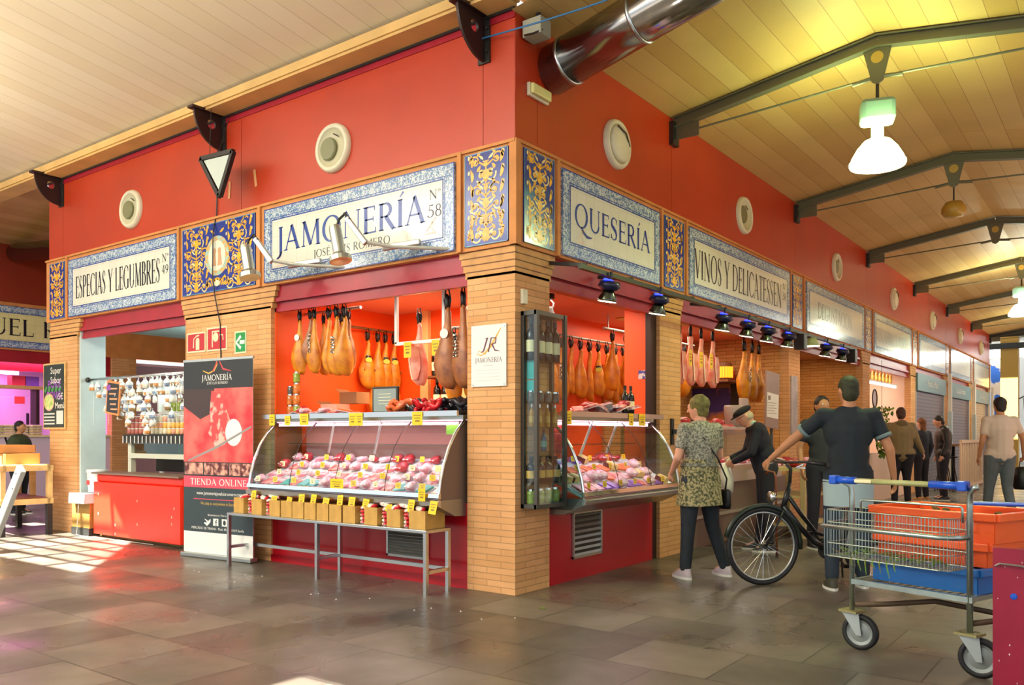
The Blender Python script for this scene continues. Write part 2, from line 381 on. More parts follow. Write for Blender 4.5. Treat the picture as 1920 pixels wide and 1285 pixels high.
struct('wall_tasting_base', B().box(-.1, -.04, 7.12, 10.66, 0, .9), woodd)
# far end of the block and what lies outside
struct('wall_end', B().box(-8, -.02, 27.1, 27.2, 0, 4.7), pale)
struct('ceiling_sun_block', B().box(-14, 14, 28.2, 40.5, 5.6, 5.8).box(8, 60, 1.5, 60, 5.6, 5.8), mat('sun_block_roof', '#c9ccc8', .7))  # unseen roof, added to keep the sun off the ground and wall outside
outm = mat('white_render', '#e6e8e8', .8, var=.06, vs=.6)
struct('wall_outside', B().box(-14, 12, 41, 41.4, 0, 9), outm)
struct('wall_far_column', B().box(.05, .6, 29.6, 30.1, 0, 5), mat('yellow_brick_far', '#b08a3c', .7))
struct('trim_21', B().box(-.3, 8, 27.2, 27.3, 4.6, 4.85).box(-3, 8, 29.5, 29.7, 4.4, 4.6), dgrey)
struct('wall_far_posters', B().box(-.55, .0, 32.0, 32.05, 1.9, 4.2), mat('blue_poster', '#2f63b8', .5, col2='#d8c4b0', vs=1.4, thr=(.5, .52)))
# ---- building across the cross aisle, far left
dkred = mat('dark_red_wall', '#8a2c14', .5, var=.1, vs=1)
struct('wall_across_top', B().box(-12.4, -12.2, -3, 16, 3.67, 4.72), dkred)
struct('trim_22', B().box(-12.4, -12.19, -3, 16, 2.82, 3.67), terra)
struct('wall_across_pillar', B().box(-12.35, -12.17, 3.1, 3.6, 0, 2.82), brick)
struct('wall_across_pillar', B().box(-12.35, -12.17, -1.6, -1.1, 0, 2.82), brick)
struct('trim_23', B().box(-12.45, -12.22, -1.1, 3.1, 2.45, 2.82), crim)
mag = mat('magenta_lit_wall', '#d9c2d6', .5)
struct('wall_across_back', B().box(-15.1, -15, -3, 7, 0, 2.8), mag)
struct('ceiling_across', B().box(-15, -12.3, -3, 7, 2.7, 2.75), mag)
struct('wall_across_side', B().box(-15, -12.35, 3.3, 3.35, 0, 2.8), mag)
struct('wall_cross_end', B().box(-12.3, -7.9, 28, 28.2, 0, 5), outm)
struct('wall_block_left', B().box(-7.95, -7.9, 3.0, 27.2, 0, 4.7).box(-7.95, -7.9, .3, 3.0, 2.83, 4.7), brick)
# ------------------------------------------------------------------ serif lettering
TH, TN = .135, .05
def arc(cx, cy, rx, ry, a0, a1, th=TH, tn=TN, n=18):
    P = []; W = []
    for i in range(n+1):
        a = math.radians(a0+(a1-a0)*i/n); P.append((cx+rx*math.cos(a), cy+ry*math.sin(a))); W.append(tn+(th-tn)*abs(math.cos(a))**1.5)
    return ('p', P, W)
def ln(x0, y0, x1, y1, w): return ('p', [(x0, y0), (x1, y1)], w)
def sf(x, y, h=.11): return ('p', [(x-h, y), (x+h, y)], .035)
def stem(x, y0=0, y1=1, s=3, w=TH):
    r = [ln(x, y0, x, y1, w)]
    if s & 1: r.append(sf(x, y0+.017))
    if s & 2: r.append(sf(x, y1-.017))
    return r
def scurve(x, w, y=0, h=1):
    P = [(.86, .8), (.8, .92), (.6, .985), (.4, .985), (.2, .9), (.13, .76), (.2, .63), (.45, .53), (.7, .42), (.85, .27), (.78, .1), (.58, .015), (.35, .015), (.16, .09), (.08, .22)]
    W = [.05, .05, .05, .06, .09, .12, .15, .17, .16, .13, .1, .06, .05, .05, .05]
    return [('p', [(x+w*a, y+h*c) for a, c in P], [q*.9 for q in W])]
G = {
'A': (.78, [ln(.07, 0, .38, 1, TN), ln(.36, 1, .70, 0, TH), ln(.17, .34, .57, .34, TN), sf(.07, .017, .09), sf(.70, .017)]),
'B': (.66, stem(.14)+[arc(.3, .76, .2, .235, -90, 90), arc(.32, .27, .25, .25, -90, 90), ln(.12, .975, .31, .975, TN), ln(.12, .525, .33, .525, TN), ln(.12, .025, .33, .025, TN)]),
'C': (.80, [arc(.46, .5, .38, .49, 48, 312), ln(.73, .93, .73, .72, .04), ln(.73, .07, .73, .22, .04)]),
'D': (.86, stem(.14)+[arc(.34, .5, .42, .475, -90, 90), ln(.12, .975, .35, .975, TN), ln(.12, .025, .35, .025, TN)]),
'E': (.62, stem(.14)+[ln(.12, .975, .53, .975, TN), ln(.12, .52, .47, .52, TN), ln(.12, .025, .56, .025, TN), ln(.53, 1, .53, .83, .04), ln(.47, .61, .47, .43, .035), ln(.57, 0, .58, .2, .04)]),
'F': (.58, stem(.14)+[ln(.12, .975, .53, .975, TN), ln(.12, .52, .45, .52, TN), ln(.53, 1, .53, .83, .04), ln(.45, .61, .45, .43, .035)]),
'G': (.86, [arc(.46, .5, .38, .49, 48, 300), ln(.73, .93, .73, .74, .04)]+stem(.72, .03, .42, 2)),
'I': (.32, stem(.16)), 'L': (.6, stem(.14)+[ln(.12, .025, .54, .025, TN), ln(.55, 0, .56, .22, .04)]),
'J': (.34, stem(.2, -.05, 1, 2)+[('p', [(.2, -.03), (.17, -.16), (.08, -.24), (-.02, -.27)], [TH, .1, .07, .04])]),
'M': (1.0, [ln(.14, 0, .17, 1, TN), ln(.17, 1, .50, .04, TH), ln(.50, .04, .82, 1, TN), ln(.82, 1, .87, 0, TH), sf(.14, .017, .09), sf(.87, .017), sf(.15, .983, .08), sf(.85, .983, .08)]),
'N': (.86, [ln(.14, 0, .14, 1, TN), ln(.13, 1, .72, 0, TH), ln(.72, 0, .72, 1, TN), sf(.14, .017, .09), sf(.72, .983, .1), sf(.12, .983, .09)]),
'O': (.92, [arc(.46, .5, .38, .49, 0, 360, n=32)]),
'P': (.62, stem(.14)+[arc(.3, .74, .24, .245, -90, 90), ln(.12, .975, .31, .975, TN), ln(.12, .5, .31, .5, TN)]),
'Q': (.92, [arc(.46, .5, .38, .49, 0, 360, n=32), ('p', [(.45, .03), (.62, -.16), (.85, -.3), (1.08, -.3), (1.22, -.26)], [.08, .11, .12, .07, .03])]),
'R': (.72, stem(.14)+[arc(.3, .74, .23, .245, -90, 90), ln(.12, .975, .31, .975, TN), ln(.12, .5, .33, .5, TN), ln(.33, .5, .66, .0, TH), sf(.69, .017, .07)]),
'S': (.56, scurve(.02, .52)+[ln(.47, .95, .47, .75, .035), ln(.07, .05, .07, .26, .035)]),
'T': (.68, stem(.34, 0, 1, 1)+[ln(.05, .975, .63, .975, TN), ln(.055, 1, .045, .82, .04), ln(.625, 1, .635, .82, .04)]),
'U': (.84, [ln(.16, .32, .16, 1, TH), ln(.7, .32, .7, 1, TN), arc(.43, .32, .27, .31, 180, 360, .1, .06), sf(.16, .983), sf(.7, .983, .09)]),
'V': (.78, [ln(.09, 1, .40, 0, TH), ln(.40, 0, .70, 1, TN), sf(.09, .983), sf(.70, .983, .09)]),
'Y': (.72, [ln(.07, 1, .36, .47, TH), ln(.66, 1, .37, .47, TN), sf(.07, .983), sf(.66, .983, .09)]+stem(.365, 0, .5, 1)),
'Z': (.66, [ln(.08, .975, .58, .975, TN), ln(.57, .97, .08, .03, TH), ln(.08, .025, .6, .025, TN)]),
'3': (.5, [arc(.24, .74, .17, .24, 150, -70, .11), arc(.24, .28, .2, .28, 70, -150, .12)]),
'4': (.55, [ln(.36, 0, .36, 1, .11), ln(.34, .98, .04, .32, TN), ln(.03, .3, .52, .3, TN)]),
'5': (.52, [ln(.14, .97, .46, .97, .07), ln(.14, .99, .12, .56, .045), arc(.2, .31, .25, .3, 115, -150, .12)]),
'8': (.54, [arc(.27, .75, .16, .23, 0, 360, .1, .05), arc(.27, .27, .2, .26, 0, 360, .12, .05)]),
'9': (.54, [arc(.26, .68, .19, .3, 0, 360, .11, .05), ('p', [(.45, .68), (.42, .4), (.3, .14), (.1, 0)], [.11, .1, .07, .04])]),
' ': (.34, []), 'º': (.34, [arc(.15, .82, .1, .13, 0, 360, .06, .03)]),
}
ACC = {'Í': 'I', 'É': 'E', 'Ó': 'O'}
def textw(t, sp=.06): return sum(G[ACC.get(c, c)][0]+sp for c in t)-sp
def text(b, t, x0, z0, h, width=None, y=0., sx=None, bold=1., sp=.06):
    """lettering from x0, baseline z0, cap height h, squeezed to width"""
    s = sx or (width/textw(t, sp) if width else h); x = x0
    for c in t:
        k = ACC.get(c, c); wd, st = G[k]
        for _, P, W in st:
            q = (lambda v: max(v*math.sqrt(abs(s*h)), .0)*bold)
            b.ribbon([(x+p[0]*s, z0+p[1]*h) for p in P], [q(v) for v in W] if isinstance(W, list) else q(W), y)
        if c in ACC: cx = x+wd*s*.5; b.ribbon([(cx-.02*s, z0+1.08*h), (cx+.14*s, z0+1.26*h)], [.03*h, .09*h], y)
        x += (wd+sp)*s
    return b
def small(name, t, size, mt, parent, loc, ext=.0, align='CENTER', sx=1.):
    c = bpy.data.curves.new(name, 'FONT'); c.body = t; c.size = size; c.align_x = align; c.resolution_u = 2
    o = bpy.data.objects.new(name+'_t', c); C.objects.link(o); dg = bpy.context.evaluated_depsgraph_get()
    me = bpy.data.meshes.new_from_object(o.evaluated_get(dg)); bpy.data.objects.remove(o); me.transform(Matrix.Diagonal((sx, 1, 1, 1))); me.transform(Matrix.Rotation(PI/2, 4, 'X'))
    me.materials.clear(); me.materials.append(mt); o = bpy.data.objects.new(name, me); C.objects.link(o); o.parent = parent; o.location = loc; return o
# facade frames: local x along the wall, z up, -y towards the aisle
def FL(x, z=0, off=0): return dict(loc=(x, -off, z), rz=0)
def FR(y, z=0, off=0): return dict(loc=(off, y, z), rz=PI/2)
# ------------------------------------------------------------------ tile signs
def frame4(b, w, h, d, t, y):
    b.quad(-w/2+d, w/2-d, h/2-d-t, h/2-d, y); b.quad(-w/2+d, w/2-d, -h/2+d, -h/2+d+t, y)
    b.quad(-w/2+d, -w/2+d+t, -h/2+d, h/2-d, y); b.quad(w/2-d-t, w/2-d, -h/2+d, h/2-d, y)
def tsign(F, w, label, lines, h=.75, bw=.115, tilec=None, logo=False, bmat=None):
    t = thing('tile_sign', label, 'sign', F['loc'], F['rz'])
    B().box(-w/2, w/2, -.022, 0, -h/2, h/2).build('tile_border', bmat or bord, t)
    b = B(); frame4(b, w, h, 0, .010, -.0235); frame4(b, w, h, bw-.012, .006, -.0235); frame4(b, w, h, bw+.006, .010, -.0235); b.build('border_line', navy, t)
    B().box(-w/2+bw+.018, w/2-bw-.018, -.024, -.01, -h/2+bw+.018, h/2-bw-.018).build('tile_face', tilec or tilew, t)
    for tx, x, z, hh, ww, mt, bd in lines:
        text(B(), tx, x, z, hh, ww, -.0255, bold=bd).build('lettering', mt, t)
    if logo:
        for lx, lz in logo:
            b = B(); b.ribbon([(lx-.05, lz-.03), (lx+.06, lz+.08)], .012, -.0255).ribbon([(lx-.07, lz-.06), (lx, lz-.05), (lx+.07, lz-.06)], .01, -.0255).ribbon([(lx, lz+.05), (lx+.04, lz+.02), (lx, lz), (lx+.05, lz-.05)], .01, -.0255); b.build('emblem', mat('faded_pink_glaze', '#dcb9a4', .3), t)
    return t
NO = 'Nº'
tsign(FL(-6.055, 3.225, .02), 2.535, 'blue bordered tile sign reading ESPECIAS Y LEGUMBRES above the spice stall', [('ESPECIAS Y LEGUMBRES', -1.06, -.15, .285, 2.0, ink, 1.0), (NO, .985, .08, .09, .14, ink, 1.1), ('49', .98, -.06, .10, .14, ink, 1.1)])
tsign(FL(-1.892, 3.228, .02), 2.567, 'blue bordered tile sign reading JAMONERÍA José Luis Romero above the ham stall', [('JAMONERÍA', -1.07, -.085, .245, 2.02, navy, 1.15), ('JOSÉ LUIS ROMERO', -.51, -.212, .075, 1.04, ink, 1.05), (NO, 1.0, .10, .08, .14, ink, 1.1), ('58', .985, -.055, .105, .16, ink, 1.1)], logo=[(-1.05, -.17), (1.02, -.14)])
tsign(FR(1.548, 3.228, .02), 1.843, 'blue bordered tile sign reading QUESERÍA, first on the right side', [('QUESERÍA', -.73, -.09, .21, 1.42, navy, 1.1)], logo=[(-.62, -.17)])
tsign(FR(4.865, 3.235, .02), 3.35, 'tile sign reading VINOS Y DELICATESSEN', [('VINOS Y DELICATESSEN', -1.55, -.175, .325, 2.86, ink, 1.0), (NO, 1.36, .10, .08, .14, ink, 1.0), ('58', 1.36, -.05, .10, .14, ink, 1.0)])
faded = mat('faded_glaze', '#6e675e', .3)
tsign(FR(8.97, 3.235, .02), 3.3, 'tile sign reading DEGUSTACIÓN with faded letters', [('DEGUSTACION', -1.12, -.13, .25, 1.95, faded, 1.0)])
tsign(FR(12.99, 3.235, .02), 3.25, 'tile sign reading PESCADERIA EL PUERTO with faded letters', [('PESCADERIA EL PUERTO', -1.45, -.14, .25, 2.7, faded, .9)])
for k, yy in enumerate((17.1, 21.15, 25.1)):
    tsign(FR(yy, 3.235, .02), 3.25, 'pale far tile sign above the %s closed shutter from the fish stall' % O[k], [('CARNICERIA', -1.0, -.12, .24, 2.0, mat('very_faded_glaze', '#bdbdb2', .3), .6)])
# far left building's sign, yellow lamp light put into its tile colour
t = tsign(dict(loc=(-12.19, .9, 3.23), rz=PI/2), 3.3, 'yellow lit tile sign reading MANUEL RU across the side aisle at far left', [('MANUEL RU', -.95, -.15, .30, 2.4, ink, 1.1)], tilec=brickmat('yellow_lit_tile', '#dcd79c', '#d8d296', '#a8a478', .15, .15, .0015, off=0, rough=.2, bump=.05, var=.04))
# ------------------------------------------------------------------ cobalt and yellow ornament panels
def spiral(b, cx, cz, r, a0, turns, d, w, y, n=16):
    P = []; W = []
    for i in range(n+1):
        f = i/n; a = a0+d*turns*2*PI*f; rr = r*(1-.85*f); P.append((cx+rr*math.cos(a), cz+rr*math.sin(a))); W.append(w*(1-.5*f))
    b.ribbon(P, W, y)
def leaf(b, x, z, a, L, w, y):
    P = [(x+L*t*math.cos(a)+.12*L*math.sin(PI*t)*math.sin(a), z+L*t*math.sin(a)) for t in (0, .2, .4, .6, .8, 1)]; b.ribbon(P, [w*.3, w*.8, w, w*.9, w*.5, .002], y)
def ornament(w, h, seed, medallion=False):
    rnd = random.Random(seed); a = B(); c = B(); Y = -.0135
    W = w/2
    for s in (-1, 1):
        cols = [0.0] if not medallion else [W*.60]
        for cx in cols:
            X = (lambda v: s*(cx+v*(1 if not medallion else 1)))
            hw = W*.9 if not medallion else W*.36
            for side in ((1,) if not medallion else (1, -1)):
                q = lambda v: s*(cx+side*v)
                n = 6
                for i in range(n):
                    z = -h*.42+h*.84*i/(n-1); u = hw*(.45+.2*math.sin(i*2.1+seed)); d = 1 if s*side > 0 else -1
                    spiral(a if i % 2 else c, q(u), z, hw*.30, rnd.uniform(0, 1)+(0 if d > 0 else PI), 1.2, d if i % 2 else -d, .016*max(1, h), Y)
                    a.ribbon([(q(0.005), z-h*.06), (q(u*.5), z-h*.02), (q(u), z+h*.03)], [.02, .014, .008], Y)
                    leaf(a, q(hw*.78), z-h*.05, PI/2-s*side*.15, h*.15, .035, Y); leaf(c, q(hw*.15), z+.01, PI/2-s*side*.9, h*.09, .022, Y)
                    a.disc(q(u), z, .018, .018, Y-.0003, 8); c.disc(q(hw*.95), z+h*.06, .012, .02, Y, 6)
                    leaf(a, q(hw*.5), z+h*.06, PI/2+s*side*.7, h*.08, .028, Y)
                if not medallion:
                    for k in range(14): a.disc(q(hw*(.66+.02*k % .3)+rnd.uniform(-.02, .02)), -h*.16-h*.021*k, .014, .014, Y-.0004, 7)   # grape bunch
            st = s*cx
            if s == 1 or medallion:
                a.ribbon([(st, -h*.45), (st, h*.42)], .014, Y)
                for z, r in ((-.40, .05), (-.22, .028), (-.06, .045), (.12, .03), (.26, .045), (.38, .025)):
                    a.disc(st, h*z, r*.8, r, Y-.0005, 12); a.ribbon([(st-r*1.3, h*z+r), (st, h*z+r*.6), (st+r*1.3, h*z+r)], .012, Y)
    if medallion:
        for k in range(9): leaf(a, -W*.22+W*.055*k, -h*.44, PI/2+(4-k)*.28, h*.12, .03, Y)
        for s in (-1, 1): a.ribbon([(0, -h*.33), (s*W*.12, -h*.36), (s*W*.22, -h*.31), (s*W*.28, -h*.37)], [.03, .02, .03, .01], Y); leaf(a, s*W*.08, h*.36, PI/2-s*1.1, h*.12, .03, Y)
    return a, c
def opanel(F, w, h, seed, label, group=None, med=False, dark=None):
    t = thing('ornamental_tile_panel', label, 'tile panel', F['loc'], F['rz'], group)
    B().box(-w/2, w/2, -.012, 0, -h/2, h/2).build('tile_ground', tileblue, t)
    a, c = ornament(w-.03, h-.03, seed, med); a.build('painted_ornament', yel, t, recalc=False); c.build('painted_scroll', yel2, t, recalc=False)
    b = B(); frame4(b, w, h, 0, .008, -.0138); b.build('edge_line', mat('turquoise_glaze', '#5c8fae', .2), t)
    if med:
        B().disc(0, .01, w*.165, h*.29, -.015, 28).build('medallion_ring', mat('medallion_rim', '#9bbdb0', .3, col2='#d9a352', vs=20, thr=(.45, .55)), t)
        B().disc(0, .01, w*.118, h*.22, -.016, 28).build('medallion_face', mat('medallion_cream', '#d9dcc6', .3), t)
        b = B()
        for s in (-1, 1): b.disc(s*.045, .06, .032, .036, -.0165).ribbon([(s*.05, .03), (s*.055, -.1)], [.05, .085], -.0165)
        b.build('medallion_figures', mat('soft_sienna', '#c99a70', .4), t)
        B().disc(-.0, -h*.385, .05, .035, -.016, 12).build('medallion_label', cardw, t)
    return t
opanel(FL(-7.655, 3.235, .02), .42, .75, 1, 'narrow blue and gold ornamental tile panel at the left end of the front')
opanel(FL(-4.006, 3.235, .02), 1.33, .75, 2, 'wide blue and gold tile panel with an oval medallion between the two signs', med=True)
opanel(FL(-.275, 3.245, .02), .454, .765, 3, 'blue and gold tile panel on the corner, front side')
opanel(FR(.30, 3.245, .02), .442, .765, 4, 'blue and gold tile panel on the corner, right side')
opanel(FR(2.83, 3.235, .02), .47, .75, 5, 'blue and gold tile panel between QUESERÍA and VINOS signs')
for k in range(1, 6): opanel(FR(2.84+4.065*k, 3.235, .02), .42, .75, 5+k, 'narrow ornamental tile panel, %s after the VINOS sign' % O[k-1])
# ------------------------------------------------------------------ portholes
RY = Matrix.Rotation(PI/2, 4, 'X')
def porthole(F, label, kind=0):
    t = thing('porthole_vent', label, 'vent', F['loc'], F['rz'], 'round cream vents in the red wall')
    B().lathe([(.235, 0), (.235, .02), (.22, .05), (.20, .055), (.185, .045)], 32, RY, False).build('flange', cream, t, smooth=True)
    if kind == 0:
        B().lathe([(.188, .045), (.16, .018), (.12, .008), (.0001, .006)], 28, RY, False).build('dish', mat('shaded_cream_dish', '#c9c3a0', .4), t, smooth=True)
        B().lathe([(.105, .005), (.11, .03), (.10, .042), (0.0001, .044)], 24, RY @ Matrix.Translation((-.055, -.0, 0))).build('valve_disc', mat('olive_grey_plastic', '#7c7c58', .4), t)
        B().tube([(.02, -.03, .13), (.09, -.03, .09)], .006, 6).build('clip', mat('dark_gap', '#3a2a1a', .6), t)
    else:
        B().lathe([(.188, .045), (.16, .075), (.10, .09), (0.0001, .094)], 28, RY).build('cap', cream, t, smooth=True)
        B().tube([(-.10, -.085, .14), (.02, -.105, .09), (.13, -.085, -.0)], .008, 6).build('flap_edge', mat('dark_gap', '#3a2a1a', .6), t)
    return t
porthole(FL(-5.80, 4.04), 'round cream vent above the spice stall sign'); porthole(FL(-2.154, 4.04), 'round cream vent above the JAMONERÍA sign')
for k, y in enumerate((1.62, 4.87, 8.97, 13.04, 17.12, 21.1, 25.1)): porthole(FR(y, 4.08), 'round cream vent, %s from the corner on the right wall' % O[k], 1 if k in (0, 3, 4, 5, 6) else 0)
# ------------------------------------------------------------------ steel brackets under the left eaves
def bracket(x, label):
    t = thing('eaves_bracket', label, 'bracket', (x, 0, 4.70), 0, 'dark steel eaves brackets')
    pts = [(0, .03), (-.36, .05)]+[(-.36+.33*(1-math.cos(a)), .05-.38*math.sin(a)) for a in [k*PI/16 for k in range(1, 9)]]+[(0, -.33)]
    hole = Matrix.Translation((0, -.13, -.07))
    b = B(); hc = (-.15, -.08); n = 16; outer = []
    # plate with a hole: ring of quads between outline and hole
    import itertools
    def outl(a):
        dx, dz = math.cos(a), math.sin(a); best = 9
        m = len(pts)
        for i in range(m):
            (x1, z1), (x2, z2) = pts[i], pts[(i+1) % m]; ex, ez = x2-x1, z2-z1; den = dx*ez-dz*ex
            if abs(den) < 1e-9: continue
            tt = ((x1-hc[0])*ez-(z1-hc[1])*ex)/den; u = ((x1-hc[0])*dz-(z1-hc[1])*dx)/den
            if tt > 0 and -1e-6 <= u <= 1+1e-6: best = min(best, tt)
        return (hc[0]+dx*best, hc[1]+dz*best)
    N = 40
    for s in (-.012, .012):
        ov = [b.bm.verts.new((s, *outl(2*PI*k/N))) for k in range(N)]; iv = [b.bm.verts.new((s, hc[0]+.05*math.cos(2*PI*k/N), hc[1]+.05*math.sin(2*PI*k/N))) for k in range(N)]
        for k in range(N): b.f([ov[k], ov[(k+1) % N], iv[(k+1) % N], iv[k]])
        if s < 0: o1, i1 = ov, iv
    for k in range(N): b.f([o1[k], ov[k], ov[(k+1) % N], o1[(k+1) % N]]); b.f([i1[k], iv[k], iv[(k+1) % N], i1[(k+1) % N]])
    b.build('plate', darkbr, t)
    B().box(-.06, .06, -.02, 0, -.34, .05).build('wall_plate', dgrey, t); B().box(-.05, .05, -.40, 0, .03, .055).build('top_plate', darkbr, t)
    b = B()
    for z in (-.06, -.25): b.lathe([(.014, 0), (.014, .02), (0.0001, .022)], 8, Matrix.Translation((.04, -.02, z)) @ RY)
    b.build('bolt', dgrey, t)
bracket(-7.58, 'dark steel eaves bracket at the left end of the front'); bracket(-3.94, 'dark steel eaves bracket above the triangular mirror'); bracket(-.31, 'dark steel eaves bracket next to the building corner')
# triangular mirror
t = thing('triangular_lamp', 'black framed triangular lamp pointing down, hung below the middle bracket', 'lamp', (-3.62, -.30, 4.0))
tri = [(-.27, .20), (.29, .17), (.06, -.25)]
tin = [(p[0]*.80+.01, p[1]*.78+.012) for p in tri]
b = B()
for i in range(3):
    p, q = tri[i], tri[(i+1) % 3]; b.bar((p[0], 0, p[1]), (q[0], 0, q[1]), .045, .045, up=(0, 1, 0))
b.build('frame', black, t); B().prism(tin, -.012, .012).build('panel', mat('frosted_panel', '#c3cec4', .4), t)
B().tube([(-.12, .0, .2), (-.12, .02, .70)], .004, 5).tube([(.02, 0, .18), (.02, .14, .62)], .004, 5).build('hanger', black, t)
# loose cable down the front
tag(B().tube([(-4.02, -.012, 4.66), (-4.03, -.012, 4.1), (-4.05, -.012, 3.7), (-4.04, -.06, 3.5), (-4.05, -.06, 3.0), (-4.02, -.05, 2.8), (-3.98, -.012, 2.5), (-3.97, -.01, 2.12)], .007, 6).build('cable', black), 'thin black cable running down over the medallion tile panel', 'cable')
b = B()
for x, z in ((-3.98, 3.86), (-3.60, 3.90)): pass
for i, (x, z, a) in enumerate(((-3.83, 3.93, .1), (-3.36, 3.98, -.2))):
    tag(B().bar((x, -.004, z-.09), (x+a*.15, -.004, z+.09), .035, .004, up=(0, 1, 0)).build('tape_strip', mat('tan_tape', '#d9a16b', .6)), ('tan tape strip on the red wall left of the other strip', 'tan tape strip on the red wall nearer the JAMONERÍA sign')[i], 'tape')
# emergency light and its box
t = thing('emergency_light', 'small cream emergency light on the red wall near the corner', 'lamp', (0, .30, 4.135), PI/2)
B().box(-.145, .145, -.03, 0, -.055, .055).build('housing', cream, t, bevel=.008); B().box(-.135, .135, -.065, -.03, -.04, .045).build('diffuser', mat('yellowed_diffuser', '#d8d48a', .3), t, bevel=.012)
# red roof duct
def duct(nm, p, q, r, label, bands, end):
    p = Vector(p); q = Vector(q); t = thing(nm, label, 'duct', p); d = q-p
    B().tube([(0, 0, 0), d], r, 32).build('duct_pipe', mat('galvanised_steel', '#b0aca8', .16, 1., var=.1, vs=3), t, smooth=True)
    for k, f in enumerate(bands):
        B().tube([d*f, d*(f+.012)], r+.006, 32).build('strap', steel, t, smooth=True)
    return t
duct('ventilation_duct', (-.0, .52, 4.40), (2.35, .26, 4.79), .20, 'large silver ventilation duct at the top, leaving the red wall at the corner', (.08, .38), True)
duct('ventilation_duct', (-7.99, 1.35, 4.25), (-12.1, 1.3, 4.55), .16, 'silver duct reflecting magenta light across the side aisle at far left', (.22, .5), True)
# blue cable
P = []
for i in range(25):
    f = i/24; P.append((-.31+4.2*f, -.05-.35*f, 4.42+.55*f+.22*abs(2*f-.6)*(1 if f < .3 else .25)-.18*math.sin(PI*min(1, f*1.0))))
tag(B().tube(P, .007, 6).build('blue_cable', mat('blue_cable', '#2f6d9e', .4)), 'thin blue cable slung from the corner bracket under the silver duct', 'cable')
t = thing('junction_box', 'grey junction box with cables beside the duct at the corner', 'electrical box', (.10, .16, 4.60))
B().box(-.08, .1, -.09, .06, -.09, .05).build('box_body', mat('grey_box', '#9c9a86', .5), t, bevel=.006); B().tube([(.0, -.0, .05), (.02, .0, .14)], .02, 8).build('cable_gland', black, t); B().tube([(-.05, -.1, -.08), (.05, -.12, -.1), (.1, -.06, -.06)], .008, 6).build('wire', darkbr, t)
# metal mesh trays near the top
for k, (yy, wd) in enumerate(((-.22, .30), (.05, .2))):
    t = thing('cable_tray', 'perforated metal cable tray under the ceiling, %s the silver duct' % ('left of' if k == 0 else 'just beside'), 'cable tray', (.15, yy, 4.80+.03*k))
    b = B()
    for s in (0, wd): b.bar((0, s, 0), (3.2, s, .46), .02, .03)
    b.build('side_rail', alu, t); b = B()
    for i in range(40): b.bar((.08*i, 0, .0115*i), (.08*i, wd, .0115*i), .012, .006)
    for j in range(1, 6): b.bar((0, wd*j/6, 0), (3.2, wd*j/6, .46), .008, .006)
    b.build('mesh_floor', dgrey, t)
# ------------------------------------------------------------------ roof trusses of the right aisle
tsteel = mat('olive_grey_steel', '#6c6b55', .45, .2)
for k in range(7):
    y = 2.84+4.065*k
    t = thing('roof_truss', 'grey steel roof truss, %s from the corner' % O[k], 'roof truss', (0, y, 0), 0, 'roof trusses')
    for s in (0, 1):
        x0, x1 = (0.03, RX) if s == 0 else (2*RX-.03, RX)
        b = B(); zz = WT-.06, RZ-.07; b.bar((x0, 0, zz[0]), (x1, 0, zz[1]), .012, .10); b.bar((x0, 0, zz[0]+.05), (x1, 0, zz[1]+.05), .09, .012); b.bar((x0, 0, zz[0]-.05), (x1, 0, zz[1]-.05), .09, .012)
        b.build('rafter', tsteel, t)
        sg = 1 if s == 0 else -1
        B().box(min(x0, x0+sg*.28), max(x0, x0+sg*.28), -.008, .008, WT-.24, WT-.09).build('end_plate', tsteel, t)
    B().prism([(RX-.13, RZ-.12), (RX+.13, RZ-.12), (RX+.05, RZ-.44), (RX, RZ-.47), (RX-.05, RZ-.44)], -.01, .01).build('hanger_plate', tsteel, t)
    B().lathe([(.055, 0), (.055, .025), (0.0001, .025)], 20, Matrix.Translation((RX, .012, RZ-.22)) @ RY).build('plate_eye', mat('plate_eye', '#c2a24a', .5), t)
    B().tube([(.26, 0, WT-.17), (RX, 0, RZ-.40), (2*RX-.26, 0, WT-.17)], .011, 8).build('tie_rod', tsteel, t)
    B().tube([(RX-.22, 0, RZ-.425), (RX-.06, 0, RZ-.405)], .02, 8).tube([(RX+.06, 0, RZ-.405), (RX+.22, 0, RZ-.425)], .02, 8).build('turnbuckle', tsteel, t)
    B().box(-.0, .05, -.07, .07, WT-.3, WT-.05).build('wall_shoe', dgrey, t)
# high bay lamps
def highbay(loc, label, col, power, on=True, up=.7):
    t = thing('high_bay_lamp', label, 'lamp', loc, .35, 'high bay lamps')
    B().box(-.15, .15, -.11, .11, -.27, -.05).build('gear_box', mat('clear_grey_housing', '#6f8a7c', .3), t, bevel=.04)
    B().tube([(0, 0, -.05), (0, 0, .10)], .016, 8).build('hook', dgrey, t); B().lathe([(.055, -.40), (.055, -.27)], 14).build('neck', mat('lamp_neck', '#7f9a88', .4), t)
    B().lathe([(.055, -.40), (.12, -.43), (.18, -.50), (.225, -.58), (.24, -.64)], 28).build('dome_shade', mat('glowing_dome_'+col, col, .3, emit=9 if on else .2), t, smooth=True)
    B().lathe([(.24, -.64), (.245, -.62), (.248, -.64), (.24, -.66), (.12, -.67), (0.0001, -.67)], 28).build('lamp_glass', mat('lamp_glass_'+col, col, .2, emit=12 if on else .1), t, smooth=True)
    if on:
        light('lamp_light', 'AREA', (loc[0], loc[1], loc[2]-.80), power*.5, lin(col)[:3], .45); light('lamp_light', 'AREA', (loc[0], loc[1], loc[2]-.42), power*up*.9, lin(col)[:3], .5, (PI, 0, 0))
highbay((RX, 2.84, 4.45), 'glowing green-white high bay lamp hanging from the first truss', '#e4ffb0', 82)
highbay((RX, 15.03, 4.45), 'glowing white high bay lamp hanging from the fourth truss', '#f4ffe6', 120)
